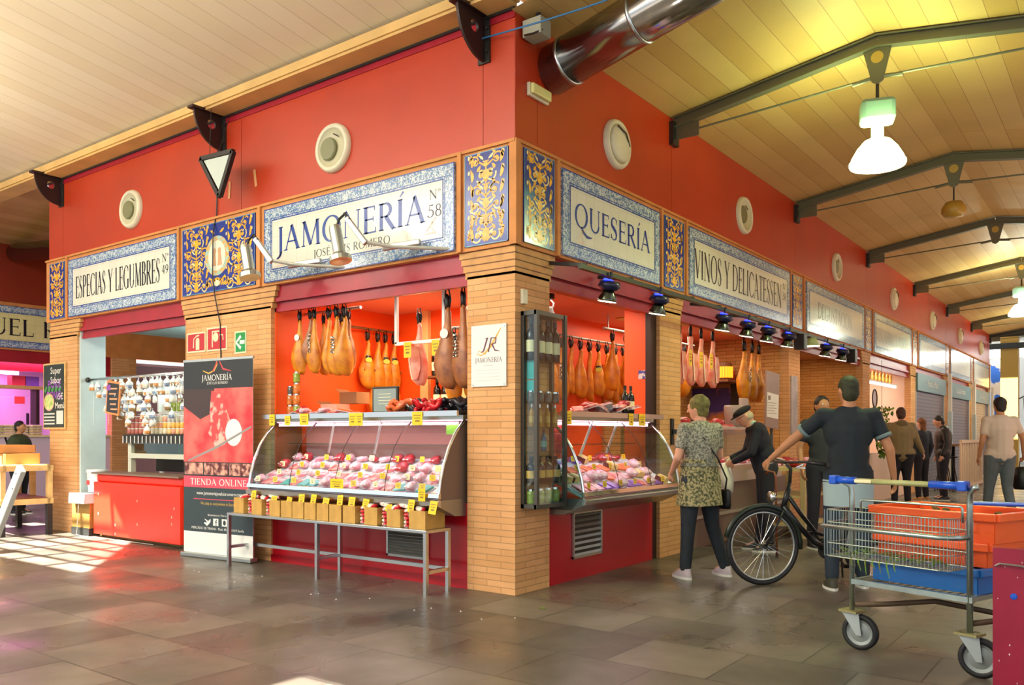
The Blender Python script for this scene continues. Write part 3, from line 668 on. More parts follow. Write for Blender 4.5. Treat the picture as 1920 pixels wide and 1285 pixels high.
highbay((RX, 23.2, 4.45), 'far white high bay lamp under the sixth truss', '#f4ffe6', 150)
t = thing('round_pendant', 'small dull yellow round pendant under the second truss', 'lamp', (RX, 6.905, 4.50))
B().tube([(0, 0, .06), (0, 0, -.12)], .01, 6).build('cord', dgrey, t); B().lathe([(.02, -.12), (.10, -.14), (.15, -.22), (.15, -.28), (.11, -.33), (0.0001, -.34)], 20).build('globe', mat('mustard_enamel', '#b08a35', .3), t, smooth=True)
# lamps added to brighten the left aisle and its ceiling, out of view
for i, x in enumerate((-6.5, -1.6)): highbay((x, -4.9 if i else -4.2, 4.75), 'added unseen high bay lamp over the left aisle, %s' % ('far one' if i == 0 else 'near one'), '#fff4e0', 150, up=4.2)
# ------------------------------------------------------------------ silver arm spotlights on the front
def armspot(x, label, flip=1):
    t = thing('arm_spotlight', label, 'spotlight', (x, 0, 2.83), 0, 'silver arm spotlights')
    B().tube([(.95, .0, .04), (.42, -.24, .09), (.20, -.36, .14)], .016, 8).build('lower_arm', alu, t)
    B().bar((.62, -.10, .13), (.28, -.22, .10), .05, .05).build('arm_joint', alu, t, bevel=.01)
    B().bar((.22, -.36, .12), (.04, -.42, .36), .045, .05).build('upper_arm', alu, t, bevel=.01)
    B().tube([(.08, -.42, .34), (.02, -.42, .40), (-.06, -.42, .36), (-.09, -.42, .28)], .012, 8).build('yoke', dgrey, t)
    B().lathe([(0.0001, .13), (.05, .13), (.055, .1), (.055, -.12), (.1, -.16), (.1, -.2), (.085, -.2), (.0001, -.19)], 20, Matrix.Translation((-.07, -.43, .18)) @ Matrix.Rotation(-.25, 4, 'Y')).build('spot_head', mat('satin_silver', '#b7bdb4', .3, .9), t, smooth=False)
armspot(-2.85, 'silver arm spotlight at the left corner of the JAMONERÍA sign'); armspot(-1.56, 'silver arm spotlight in front of the JAMONERÍA sign lettering')
# ------------------------------------------------------------------ blue spots on a rail, right side
t = thing('lighting_rail', 'long dark green rail carrying the blue spotlights along the right side', 'rail', (0, 0, 0))
B().box(.33, .37, .42, 8.85, 2.66, 2.70).build('rail_bar', mat('dark_green_metal', '#3a4030', .45, .5), t)
for y in (.5, 1.3, 2.6, 3.3, 4.4, 5.4, 6.4, 7.3, 8.5): B().bar((-.0, y, 2.76), (.36, y, 2.70), .03, .03).build('rail_arm', dgrey, t)
bluee = mat('blue_glow', '#1a2cff', .3, emit=7)
def ledspot():
    t = thing('led_spotlight', 'x', 'spotlight', (0, 0, 0))
    B().lathe([(0.0001, .05), (.085, .045), (.10, .0), (.075, -.02), (.07, -.03)], 18).build('cap', mat('blue_black_cap', '#10163a', .3), t, smooth=True)
    B().box(-.012, .012, -.09, .03, .045, .062).build('blue_led', bluee, t); B().lathe([(.06, .047), (.0001, .056)], 14, Matrix.Translation((0, -.02, 0))).build('blue_glow_ring', mat('blue_glow_soft', '#1530e0', .3, emit=2.5), t)
    B().lathe([(.05, -.03), (.06, -.06), (.085, -.11), (.085, -.125)], 18).build('reflector', mat('dark_chrome', '#5d6358', .2, 1.), t, smooth=True)
    B().lathe([(.08, -.128), (0.0001, -.130)], 18).build('lens', mat('warm_lens', '#ffe9c0', .3, emit=14), t)
    B().tube([(0, 0, .05), (0, .0, .13)], .012, 6).build('stem', black, t)
    return t
pr = Proto(ledspot())
for i, y in enumerate((.86, 1.80, 3.36, 4.07, 4.74, 5.50, 7.16, 8.0)):
    pr.put((.37, y, 2.57), 0, 'blue-topped led spotlight, %s from the corner on the rail' % O[i], 'blue-topped spotlights on the rail', rot=(0, .18, 0))
t = thing('green_spotlight', 'pale green round spotlight on the rail beside a black speaker box', 'spotlight', (.36, 6.52, 2.6)); B().lathe([(0.0001, .07), (.05, .06), (.11, -.06)], 16).build('shade', mat('pale_green_shade', '#b6c98a', .3), t, smooth=True); B().lathe([(.105, -.062), (.0001, -.07)], 16).build('lens', mat('warm_lens', '#ffe9c0'), t)
for i, y in enumerate((6.05, 8.6)): tag(B().box(.28, .42, y-.07, y+.07, 2.45, 2.66).build('speaker_box', black, bevel=.008), ('small black speaker box on the rail beside the green spotlight', 'small black speaker box at the far end of the rail')[i], 'speaker')
# ------------------------------------------------------------------ curved glass display cases
def case(F, L, label, nback):
    t = thing('display_case', label, 'display case', F['loc'], F['rz'])
    prof = [(-.315, .72), (-.31, .80), (-.29, .92), (-.25, 1.05), (-.185, 1.19), (-.10, 1.31), (.02, 1.42)]
    # end panels
    endp = [(.35, .66), (-.20, .66), (-.325, .71)]+prof[1:]+[(.35, 1.44)]
    for i, x in enumerate((0, L-.03)):
        B().prismx(endp if i or 0 else endp, x, x+.012).build('end_pane', glassb if i == 0 or F['rz'] else greyb, t)
        b = B(); b.tube([(x+.015, y, z) for y, z in prof], .014, 8).build('end_trim', chrome, t, smooth=True)
    # body, bumper rails
    B().prismx([(.35, .60), (-.12, .62), (-.30, .70), (-.30, .76), (.35, .76)], 0, L).build('tank', mat('case_body', '#9a9c98', .35, .8), t)
    B().prismx([(-.30, .70), (-.335, .715), (-.34, .745), (-.32, .76), (-.30, .76)], .0, L).build('lower_bumper', steel, t)
    B().prismx([(-.30, .77), (-.33, .78), (-.325, .815), (-.30, .82)], .0, L).build('upper_bumper', chrome, t)
    # sloping deck
    B().prismx([(-.29, .79), (.34, 1.07), (.34, 1.04), (-.29, .765)], .015, L-.03).build('deck', mat('deck_white', '#dfe0e2', .25), t)
    B().prismx([(.16, 1.20), (.34, 1.20), (.34, 1.21), (.16, 1.21)], .03, L-.05).build('inner_shelf', glassb, t)
    # curved glass in panes
    n = max(2, round(L/.66)); g = L/n
    for k in range(n):
        b = B(); a = k*g+.02; e = (k+1)*g-.006
        for (y0, z0), (y1, z1) in zip(prof[1:], prof[2:]): b.poly([(a, y0, z0), (e, y0, z0), (e, y1, z1), (a, y1, z1)])
        b.build('curved_pane', glass, t, smooth=True)
        if k: B().tube([(k*g, y-.004, z) for y, z in prof[1:]], .0035, 5).build('pane_joint', dgrey, t)
    # top shelf with light under it
    B().box(-.02, L+.02, -.10, .34, 1.475, 1.49).build('top_shelf', glassb, t)
    B().box(-.02, L+.02, -.125, -.10, 1.455, 1.50).build('top_edge', steel, t)
    B().box(0, L, -.02, .12, 1.425, 1.465).build('light_box', alu, t)
    B().box(.05, L-.05, .0, .10, 1.418, 1.426).build('light_tube', mat('case_tube', '#ffc4dc', .3, emit=2.5), t)
    for k in range(2): B().bar((L*(.36+.25*k), .0, 1.42), (L*(.30+.25*k), .06, 1.12), .018, .018).build('stay', alu, t)
    return t
case(FL(-3.07), 2.54, 'long curved glass meat display case in the front opening under JAMONERÍA', 19)
case(FR(.53), 1.84, 'curved glass cheese and meat display case in the QUESERÍA opening', 13)
light('case_light', 'AREA', (-1.8, .02, 1.41), 11, (1, .72, .84), 2.4, (0, 0, 0), .08); light('case_light', 'AREA', (-.02, 1.45, 1.41), 6.5, (1, .70, .88), 1.7, (0, 0, PI/2), .08)
# goods prototypes
pinkm = mat('cured_meat', '#b8403f', .35, col2='#e0948a', vs=22, thr=(.4, .6)); redm = mat('red_sausage', '#a8222a', .35, var=.35, vs=20); whitm = mat('vacuum_film', '#d9b9c0', .18, col2='#c4626c', vs=14, thr=(.45, .62))
chees = mat('cheese', '#e6c47a', .5, var=.1, vs=8); teal = mat('teal_wrap', '#3f9a94', .3); brwn = mat('brown_cured', '#6b2a20', .4, var=.3, vs=15); orgm = mat('orange_cured', '#e06a35', .4, var=.2, vs=15)
film = mat('clear_film', '#f0dfe4', .12); purp = mat('purple_pack', '#7a4fb0', .35)
def packet(m):
    t = thing('meat_packet', 'x', 'packet', (0, 0, 0)); B().box(-.055, .055, -.06, .06, .0, .022).build('slices', m, t, bevel=.009); B().box(-.062, .062, -.068, .068, -.002, .003).build('tray', film, t); return t
def sausage(m):
    t = thing('cured_sausage', 'x', 'sausage', (0, 0, 0)); B().tube([(-.06, 0, .022), (-.045, 0, .024), (.045, 0, .024), (.06, 0, .022)], [.008, .024, .024, .008], 10).build('sausage_body', m, t, smooth=True); B().tube([(.06, 0, .022), (.075, 0, .024)], .005, 5).build('string', paper, t); return t
def wedge():
    t = thing('cheese_wedge', 'x', 'cheese', (0, 0, 0)); B().prism([(-.06, 0), (.06, 0), (.06, .05), (-.02, .06)], -.04, .05).build('cheese_body', chees, t, bevel=.006); B().box(-.061, -.055, -.04, .05, 0, .05).build('rind', brwn, t); return t
def chunk(m):
    t = thing('meat_piece', 'x', 'meat', (0, 0, 0)); b = B().sph((0, 0, .035), .06, .06, .035, 14); b.jit(.012, 18); b.build('meat_body', m, t, smooth=True); B().box(-.03, .03, -.055, -.035, .05, .056).build('weight_label', paper, t); return t
PK = [Proto(packet(pinkm)), Proto(packet(whitm)), Proto(sausage(redm)), Proto(sausage(whitm)), Proto(wedge()), Proto(chunk(redm)), Proto(packet(orgm)), Proto(chunk(whitm)), Proto(packet(purp)), Proto(packet(teal)), Proto(sausage(brwn))]
PN = ['packet of pink sliced meat', 'white and pink vacuum packet', 'dark red cured sausage', 'pale film-wrapped sausage', 'yellow cheese wedge', 'red piece of cured meat', 'orange packet of sliced sausage', 'pale wrapped piece of meat', 'purple packet', 'teal packet', 'brown cured sausage']
def pcard(w, h, m=None):
    t = thing('price_card', 'x', 'price card', (0, 0, 0)); B().box(-w/2, w/2, -.001, .001, 0, h).build('card', m or card, t)
    b = B(); b.quad(-w*.36, w*.36, h*.70, h*.76, -.0018).quad(-w*.3, w*.3, h*.50, h*.56, -.0018).quad(-w*.2, w*.25, h*.25, h*.38, -.0018); b.build('handwriting', mat('brown_ink', '#8a6a2a', .6), t); return t
CS = Proto(pcard(.062, .05)); CP = Proto(pcard(.062, .05, cardw)); CB = Proto(pcard(.085, .115)); CL = Proto(pcard(.17, .10))
def rel(F, x, y, z):
    c, s = math.cos(F['rz']), math.sin(F['rz']); return (F['loc'][0]+x*c-y*s, F['loc'][1]+x*s+y*c, z)
rnd = random.Random(11)
ROWS = ['front', 'second', 'third', 'back']
def fill(F, L, nm, mix, cardrows):
    for r, (y, step) in enumerate(((-.22, .138), (-.07, .145), (.09, .15), (.25, .16))):
        n = int((L-.12)/step); zz = .798+(y+.29)*.444
        for i in range(n):
            k = rnd.choice(mix[r]); x = .09+step*i+rnd.uniform(-.01, .01); az = F['rz']+rnd.uniform(-.3, .3)
            e = Matrix.Rotation(F['rz'], 3, 'Z') @ Matrix.Rotation(.418, 3, 'X') @ Matrix.Rotation(rnd.uniform(-.3, .3), 3, 'Z')
            PK[k].put(rel(F, x, y, zz), label='%s, %s from left, %s row of %s' % (PN[k], O[i], ROWS[r], nm), group='goods in '+nm, rot=tuple(e.to_euler()), sc=rnd.uniform(.95, 1.15))
            if r in cardrows and i % 2 == cardrows[r]:
                cp = CS if (i//2) % 3 or F['rz'] else CP
                e2 = Matrix.Rotation(F['rz']+rnd.uniform(-.15, .15), 3, 'Z') @ Matrix.Rotation(-.12, 3, 'X')
                cp.put(rel(F, x+.03, y-.072, zz+.012), label='small price card, %s from left, %s row of %s' % (O[i], ROWS[r], nm), group='price cards in '+nm, rot=tuple(e2.to_euler()))
fill(FL(-3.07), 2.54, 'the long meat case', [[1, 0, 3, 7, 9, 0], [1, 3, 7, 0, 1], [0, 1, 5, 3, 7], [3, 7, 2, 1, 5]], {0: 0, 1: 1, 2: 0, 3: 1})
fill(FR(.53), 1.84, 'the cheese case', [[8, 1, 0, 8, 4, 7], [0, 7, 1, 6, 4], [6, 0, 4, 7], [8, 4, 5, 2]], {0: 0, 2: 0, 3: 1})
for i, x in enumerate((.06, .30, .55)): CB.put(rel(FL(-3.07), x+.08, -.131, 1.39+(.0)), label='large yellow price card, %s on the left half of the long case top' % O[i], group='cards hung on the case tops', sc=(1+.5*(i == 2), 1, .95-.15*(i == 1)))
for i, x in enumerate((1.31, 1.40, 2.12)): CB.put(rel(FL(-3.07), x, -.131, 1.38), label=['large yellow card left of the pair under the sausages', 'large yellow card right of the pair under the sausages', 'large yellow card at the right end of the long case top'][i], group='cards hung on the case tops', sc=(1.05+.35*(i == 2), 1, 1))
for i, x in enumerate((.06, 1.16, 1.38)): CB.put(rel(FR(.53), x, -.131, 1.385), PI/2, ['large yellow card on the cheese case top next to the cabinet', 'slanted yellow card on the cheese case top', 'wide yellow card on the cheese case top'][i], 'cards hung on the case tops', sc=(1+.5*(i == 2), 1, 1))
CL.put(rel(FL(-3.07), 1.31, -.32, .80), label='wide yellow notice on the front bumper of the long case'); CB.put(rel(FL(-3.07), 2.37, -.345, .75), label='yellow card at the lower right front of the long case', sc=.9)
tag(B().box(-.09, .09, -.002, .002, -.04, .05).build('green_card', mat('green_card', '#7fb53a', .5), loc=(-.66, .02, 1.34)), 'light green card inside the right end of the long case', 'card')
# things on top of the cases
for i in range(16):
    k = rnd.choice([0, 6, 1, 5, 3, 0, 6]); PK[k].put((-2.78+.05*i, .02+.09*(i % 3)+rnd.uniform(-.02, .02), 1.492+.022*(i % 2)), label='%s, %s from left in the left heap on long case top' % (PN[k], O[i]), group='heap on the left of the case top', sc=1.0, rot=(rnd.uniform(-.3, .3), rnd.uniform(-.3, .3), rnd.uniform(0, 3)))
chili = mat('chorizo_red', '#c9141f', .25, var=.3, vs=18); mor = mat('black_pudding', '#1e1a22', .3)
def loopsaus(m):
    t = thing('sausage_ring', 'x', 'sausage', (0, 0, 0)); b = B(); pts = [(.055*math.cos(a), .055*math.sin(a), .03+.02*math.sin(3*a)) for a in [k*PI/7 for k in range(12)]]; b.tube(pts, [.01]+[.021]*10+[.01], 8).build('casing', m, t, smooth=True)
    B().tube([(.055, 0, .04), (.075, -.02, .05)], .004, 5).build('string', paper, t); return t
LS = [Proto(loopsaus(chili)), Proto(loopsaus(mor)), Proto(loopsaus(orgm))]
for i in range(40):
    x = -1.42+.82*(i % 20)/19; k = 0 if -1.12 < x < -.84 else (1 if x > -.85 or x > -1.3 else 2)
    if i % 7 == 3: k = 2 if k == 1 and x < -.9 else k
    lay = i//20; LS[k].put((x, .04+.10*(i % 3)+rnd.uniform(-.02, .02), 1.492+.045*lay), label='%s sausage ring, %s from left, %s layer of the long case heap' % (('bright red', 'black', 'orange')[k], O[i % 20], ('lower', 'upper')[lay]), group='sausage rings on the case top', rot=(rnd.uniform(-.5, .5), rnd.uniform(-.5, .5), rnd.uniform(0, 6)), sc=1.1)
for i in range(22):
    k = rnd.choice([0, 5, 1, 0]); PK[k].put((-.30+.1*(i % 3), 1.25+.042*i, 1.492+.03*(i % 3)), label='%s, %s from cabinet in cheese case top heap' % (PN[k], O[i]), group='heap on the cheese case top', rot=(rnd.uniform(-.4, .4), rnd.uniform(-.4, .4), rnd.uniform(0, 3)), sc=1.25)
# jars, bottles
def jar(nm, m, lidm, r, h):
    t = thing(nm, 'x', 'jar', (0, 0, 0)); B().lathe([(r*.9, 0), (r, .01), (r, h*.82), (r*.8, h*.88)], 14).build('jar_body', m, t, smooth=True); B().lathe([(r*.88, h*.86), (r*.88, h), (0.0001, h)], 14).build('lid', lidm, t); return t
olive = mat('green_jar', '#8a9a3a', .15, var=.3, vs=20); amber = mat('amber_jar', '#c9712a', .15, var=.35, vs=18)
JA = Proto(jar('glass_jar', amber, chrome, .036, .11)); JO = Proto(jar('glass_jar', olive, chrome, .036, .11)); JS = Proto(jar('glass_jar', mat('smoke_jar', '#57534c', .1, var=.3, vs=20), chrome, .03, .08))
for i, (x, z, p) in enumerate(((-2.96, 1.492, JA), (-2.96, 1.604, JA), (-2.96, 1.716, JS), (-2.86, 1.492, JO), (-2.86, 1.604, JA), (-2.86, 1.716, JA), (-2.86, 1.828, JO))):
    p.put((x, .12, z), label='preserve jar, %s from bottom of the %s stack at long case end' % (O[i if i < 3 else i-3], 'left' if i < 3 else 'right'), group='stacked jars at the left end of the case')
def bottle(m, foil, lab, h=.30, r=.038):
    t = thing('wine_bottle', 'x', 'bottle', (0, 0, 0)); B().lathe([(r*.9, 0), (r, .01), (r, h*.62), (r*.8, h*.70), (r*.38, h*.78), (r*.36, h*.9)], 16).build('bottle_glass', m, t, smooth=True)
    B().lathe([(r*.4, h*.86), (r*.42, h), (0.0001, h)], 12).build('capsule', foil, t); B().lathe([(r*1.01, h*.2), (r*1.01, h*.48)], 16).build('label_band', lab, t, recalc=False); return t
dglass = mat('dark_bottle_glass', '#12100e', .08); gold = mat('gold_label', '#c9a24a', .4); green = mat('green_oil_glass', '#46701f', .1)
BW = Proto(bottle(dglass, black, cardw)); BG = Proto(bottle(dglass, mat('gold_foil', '#d9b23a', .3, .5), gold)); BO = Proto(bottle(mat('amber_oil', '#b5822a', .08), chrome, gold, .26, .032)); BR = Proto(bottle(mat('blue_bottle', '#165b78', .08), black, teal, .28, .04)); BK = Proto(bottle(dglass, black, gold, .22, .045))
for i, (x, y, z) in enumerate(((-2.35, 1.66, 1.95), (-2.25, 1.66, 1.95), (-2.27, 1.60, 1.58), (-2.17, 1.62, 1.58))): BW.put((x, y, z), label='wine bottle on the %s back shelf of the ham stall, %s one' % (('upper', 'lower')[i//2], ('left', 'right')[i % 2]), sc=1.15)
struct('trim_30', B().box(-2.45, -2.05, 1.5, 1.75, 1.93, 1.95).box(-2.4, -2.05, 1.5, 1.75, 1.56, 1.58), woodd)
struct('trim_31', B().box(-2.62, -2.50, 1.70, 1.75, .9, 2.72).box(-2.02, -1.86, 1.70, 1.75, .9, 2.72), mat('cream_column', '#e3b878', .5))
for i, y in enumerate((2.02, 2.14)): BW.put((-.12, y, 1.492), label='wine bottle on the %s end of the cheese case top' % ('near' if i == 0 else 'far'), sc=1.0)
t = thing('framed_notice', 'dark framed grey notice standing on the long case', 'picture frame', (-1.565, .10, 1.492)); B().box(-.165, .165, -.012, .012, 0, .25).build('frame', dgrey, t, bevel=.004); B().box(-.145, .145, -.014, -.011, .02, .23).build('notice_sheet', mat('grey_green_sheet', '#87938f', .3), t)
b = B(); [b.quad(-.08, .08, .09+.03*k, .094+.03*k, -.0148) for k in range(4)]; b.build('print_lines', cardw, t)
for i, (x, z, w_, m, nm) in enumerate(((-2.62, 1.49, .24, pinkm, 'pinkish cardboard box with a dark mark behind the packets'), (-2.55, 1.62, .26, mat('brown_carton', '#8a5a34', .7), 'open brown cardboard box behind the pink box'))):
    t = thing('cardboard_box', nm, 'box', (x, .42+.2*i, z)); b = B().box(-w_/2, w_/2, -.09, .09, 0, .12); b.build('carton', m if i else mat('pink_carton', '#d39a83', .7), t); B().bar((-w_/2, 0, .119), (-w_/2-.07, 0, .155), .17, .004).build('flap', mat('brown_carton', '#8a5a34', .7), t)
struct('trim_32', B().box(-3.0, -.5, .36, .9, .9, 1.49), mat('inner_case_back', '#a4685c', .4))
# ------------------------------------------------------------------ hams
def hammat(n, a, c): return mat(n, a, .38, col2=c, vs=9, thr=(.35, .7), bump=.25)
hg = hammat('golden_ham', '#d98f1e', '#a8560f'); hb = hammat('brown_ham', '#a86a3c', '#6e3a20'); hp = hammat('cut_ham_face', '#e8a58c', '#d9604a'); hoof = mat('black_hoof', '#17130f', .4); fat = mat('yellow_fat', '#f0b437', .4)
def ham(m, band=0, cut=False, slim=1.):
    t = thing('cured_ham', 'x', 'ham', (0, 0, 0))
    w = slim; b = B()
    b.loft([(0, 0, -.13, .016, .016), (.004, 0, -.18, .024, .022), (.006, 0, -.26, .030, .026), (0, 0, -.33, .042*w, .034), (-.006, 0, -.40, .070*w, .048), (-.010, 0, -.48, .096*w, .060), (-.006, 0, -.56, .104*w, .064), (0, 0, -.63, .098*w, .060), (.008, 0, -.69, .074*w, .048), (.014, 0, -.735, .034*w, .026)], 18)
    b.jit(.012, 8); b.build('ham_body', m, t, smooth=True)
    B().loft([(-.01, -.004, -.035, .010, .012), (0, 0, -.06, .022, .022), (.002, 0, -.10, .018, .02), (0, 0, -.15, .020, .020)], 10).build('hoof', hoof, t, smooth=True)
    B().tube([(.016, 0, -.14), (.03, 0, -.08), (.012, 0, .0), (-.012, 0, .0), (-.03, 0, -.08), (-.016, 0, -.14)], .006, 6).build('rope', black, t, smooth=True)
    if band == 1:
        B().lathe([(.052, -.38), (.040, -.33), (.040, -.36), (.052, -.41)], 14).build('label_ring', black, t); B().disc(0, -.385, .042, .030, -.062, 16).build('label_badge', mat('lime_label', '#c9c43a', .4), t)
    elif band == 2:
        b = B(); [b.box(-.022+.004*math.sin(k*2), .022+.004*math.sin(k*2), -.072, -.070, -.36-.025*k, -.345-.025*k) for k in range(7)]; b.build('printed_strip', mat('zebra_strip', '#e8e8dc', .5, col2='#20201c', vs=60, thr=(.48, .52)), t)
    elif band == 3: B().disc(0, -.33, .036, .036, -.046, 16).build('round_label', paper, t)
    if cut:
        b = B(); pts = [(-.05, -.36), (.02, -.36), (.06, -.46), (.065, -.58), (.03, -.68), (-.02, -.68), (-.06, -.55)]; b.poly([(x, -.068, z) for x, z in pts]).build('cut_face', hp, t)
        B().tube([(-.055, -.066, -.36), (-.065, -.07, -.5), (-.03, -.066, -.68)], .008, 6).build('fat_edge', mat('white_fat', '#f2dcc0', .4), t)
    return t
HG = Proto(ham(hg)); HG1 = Proto(ham(hg, 1)); HG2 = Proto(ham(hg, 2)); HG3 = Proto(ham(hg, 3)); HB3 = Proto(ham(hb, 3)); HB = Proto(ham(hb, 2)); HC = Proto(ham(hp, 0, True)); HS = Proto(ham(hg, 0, False, .6))
def rail(nm, p, q, label, m=None, r=.016): return tag(B().tube([p, q], r, 8).build(nm, m or alu), label, 'rail')
rail('hanging_rail', (-3.09, .2, 2.60), (-.52, .2, 2.60), 'square steel rail across the top of the front opening carrying hams')
gr = 'hams on the front rail'
for i, (x, p, r, s) in enumerate(((-2.90, HG3, .1, .93), (-2.77, HB, .9, .8), (-2.67, HG2, -.1, .93), (-2.49, HS, .5, .95), (-2.34, HG2, .25, .98), (-2.26, HG, 1.0, .98))):
    p.put((x, .19+.03*(i % 2), 2.60), r, 'ham on the front rail of the ham stall, %s from the left' % O[i], gr, s)
for i, (x, y, z, p, r, s) in enumerate(((-.93, .24, 2.60, HB3, .1, 1.22), (-.73, .22, 2.60, HB, -.3, 1.22))): p.put((x, y, z), r, 'long brown ham by the corner pillar in the front opening, %s one' % ('left', 'right')[i], gr, s)
for i, (x, y, z, p) in enumerate(((-1.12, .55, 2.30, HG2), (-.92, .60, 2.28, HG), (-.72, .62, 2.30, HG))): p.put((x, y, z), .2*i, 'golden ham hanging low behind the long brown hams, %s from the left' % O[i], 'low golden hams by the pillar', .95)
rail('wall_rail', (-3.0, .75, 2.50), (-3.0, 1.74, 2.50), 'wooden rail along the orange left wall of the ham stall', woodd)
for i, (y, p) in enumerate(((1.22, HG1), (1.38, HG), (1.50, HG1), (1.64, HG1))): p.put((-2.985, y, 2.50), PI/2-.5, 'golden ham with dark hoof on the left wall rail, %s from the front' % O[i], 'hams on the left wall rail', .93)
for i, (y, z) in enumerate(((1.28, 1.98), (1.42, 1.96), (1.56, 1.97), (1.69, 1.98))): HS.put((-2.97, y, z+.05), PI/2, 'golden ham of the lower row on the left wall, %s from the front' % O[i], 'lower hams on the left wall', .7)
rail('low_wall_rail', (-2.97, 1.15, 2.03), (-2.97, 1.74, 2.03), 'lower wooden rail on the orange left wall carrying the lower hams', woodd); rail('inner_rail', (-1.25, .58, 2.30), (-.52, .62, 2.30), 'short steel rail behind the long brown hams by the pillar')
t = thing('white_hanging_bars', 'white square hanging frame carrying two cut hams and yellow cards', 'frame', (-1.34, .32, 0))
for a, c in (((-.30, 0, 2.70), (-.30, 0, 2.16)), ((.30, 0, 2.70), (.30, 0, 2.16)), ((-.31, 0, 2.16), (.31, 0, 2.16))): B().bar(a, c, .03, .03).build('frame_bar', white, t)
for i, x in enumerate((-1.47, -1.12)):
    HC.put((x, .45, 2.50), .1, 'pink cut ham hanging %s of the white frame' % ('left inside' if i == 0 else 'right inside'), 'cut hams in the white frame', 1.0); CB.put((x-.0, .29, 2.02), label='yellow card on the white frame, %s one' % ('left', 'right')[i], group='cards on the white frame', sc=(1.1, 1, 1.25))
rail('back_rail', (-1.42, 1.9, 2.47), (-1.42, 5.6, 2.47), 'steel rail along the inner wall of the stall seen through the QUESERÍA opening')
for i in range(14):
    p = (HG2, HG2, HG2, HS, HG, HS, HG1, HG, HS, HG2, HG, HS, HG, HG1)[i]; p.put((-1.38, 2.35+.21*i, 2.47), PI/2-.9, 'golden ham on the inner wall rail, %s from the cabinet side' % O[i], 'hams on the inner wall rail', .95+.05*(i % 3))
rail('wine_stall_rail', (-.25, 3.05, 2.62), (-.25, 6.55, 2.62), 'rail across the top of the VINOS opening')
for i, y in enumerate((5.55, 5.85, 6.1)): HG2.put((-.25, y, 2.60), PI/2+.2*i, 'ham in the bunch of three at the right of the VINOS opening, %s one' % ('left', 'middle', 'right')[i], 'three hams at the right of the VINOS opening', (1.6, 1.3, 1.15))
for i, y in enumerate((3.55, 3.85, 4.15, 4.5)):
    HC.put((-.25, y, 2.62), PI/2, 'cut ham hanging in the left half of the VINOS opening, %s from the left' % O[i], 'cut hams in the VINOS opening', 1.0)
    if i < 3: CB.put((-.15, y+.08, 2.10), PI/2, 'yellow card hanging before the cut hams of the VINOS stall, %s from the left' % O[i], 'cards in the VINOS opening', sc=(1, 1, 1.6))
for i, (x, y, z, p, s) in enumerate(((-2.80, .42, 2.58, HG, .9), (-2.56, .45, 2.58, HG1, .9), (-2.40, .40, 2.58, HB, .85))): p.put((x, y, z), .4*i, 'ham on the second rail behind the front hams, %s from the left' % O[i], 'hams on the second rail', s)
rail('second_rail', (-3.09, .43, 2.58), (-2.25, .43, 2.58), 'short steel rail behind the front ham rail at the left')
for i in range(7): (HG, HS, HG2, HG, HS, HB, HG1)[i].put((-1.0, 3.3+.33*i, 2.55), .5*i, 'ham hanging deep inside the VINOS stall, %s from the left' % O[i], 'hams deep in the wine stall', 1.0)
for y in (3.2, 4.3, 5.4): tag(B().tube([(-1.0, y, 2.55), (-1.0, y, 2.72)], .008, 6).build('rail_hanger', alu), 'steel hanger of the deep ham rail in the VINOS stall', 'hanger', 'deep rail hangers')
rail('deep_rail', (-1.0, 3.1, 2.55), (-1.0, 5.6, 2.55), 'steel rail deep inside the VINOS stall')
# ceiling fittings and spots inside the ham stall
def cspot(loc, label):
    t = thing('ceiling_spot', label, 'spotlight', loc); B().lathe([(.05, 0), (.05, -.05)], 12).build('base', black, t); B().tube([(0, 0, -.05), (.05, 0, -.10), (.04, 0, -.2)], .008, 6).build('yoke', chrome, t); B().lathe([(0.0001, .09), (.05, .08), (.055, -.02), (.08, -.06), (.0001, -.05)], 16, Matrix.Translation((0, 0, -.22)) @ Matrix.Rotation(.5, 4, 'X')).build('spot_head', mat('dark_maroon_metal', '#2a1216', .3), t, smooth=True); return t
cspot((-1.25, 1.0, 2.72), 'black ceiling spot above the cut hams in the front opening'); cspot((-.75, 1.6, 2.72), 'dark maroon ceiling spot seen through the QUESERÍA opening')
for i, (x, y) in enumerate(((-1.9, .5), (-.5, 1.3), (-1.0, 3.6), (-.5, 1.9), (-.6, 4.5))):
    t = thing('recessed_downlight', 'recessed ceiling light of the stall, %s from the front' % O[i], 'lamp', (x, y, 2.72)); B().lathe([(.10, 0), (.11, -.012), (.075, -.02)], 20).build('bezel', gold, t); B().lathe([(.075, -.018), (.0001, -.019)], 16).build('bulb', mat('down_bulb', '#fff2cc', .3, emit=10), t)
light('stall_light', 'AREA', (-1.9, .95, 2.66), 34, (1, .80, .58), 1.3, (0, 0, 0), .9); light('stall_light', 'AREA', (-.75, 1.6, 2.66), 24, (1, .82, .62), .8, (0, 0, 0), 1.4); light('stall_light', 'AREA', (-.8, 4.6, 2.66), 34, (1, .80, .58), .9, (0, 0, 0), 2.4)
light('stall_light', 'POINT', (-2.2, .9, 1.75), 9, (1, .7, .3), .12)
for i, (y, z) in enumerate(((4.0, .95),)): pass
# red boxes beside the cabinet inside the cheese case end
for i in range(3): tag(B().box(-.2, -.05, .55, .75, 1.14+.09*i, 1.22+.09*i).build('red_box', mat('red_carton', '#c4121c', .4), bevel=.004), 'red box behind the cabinet, %s from the bottom of its pile' % O[i], 'box', 'pile of red boxes')
# small blue notices on the orange divider
t = thing('wall_sticker', 'small blue and white sticker on the orange divider wall', 'sticker', (-.2, 2.548, 1.95)); B().box(-.05, .05, -.003, 0, -.06, .03).build('sticker_sheet', mat('blue_sticker', '#3a3f9a', .4, col2='#d9d0d8', vs=18, thr=(.48, .53)), t)
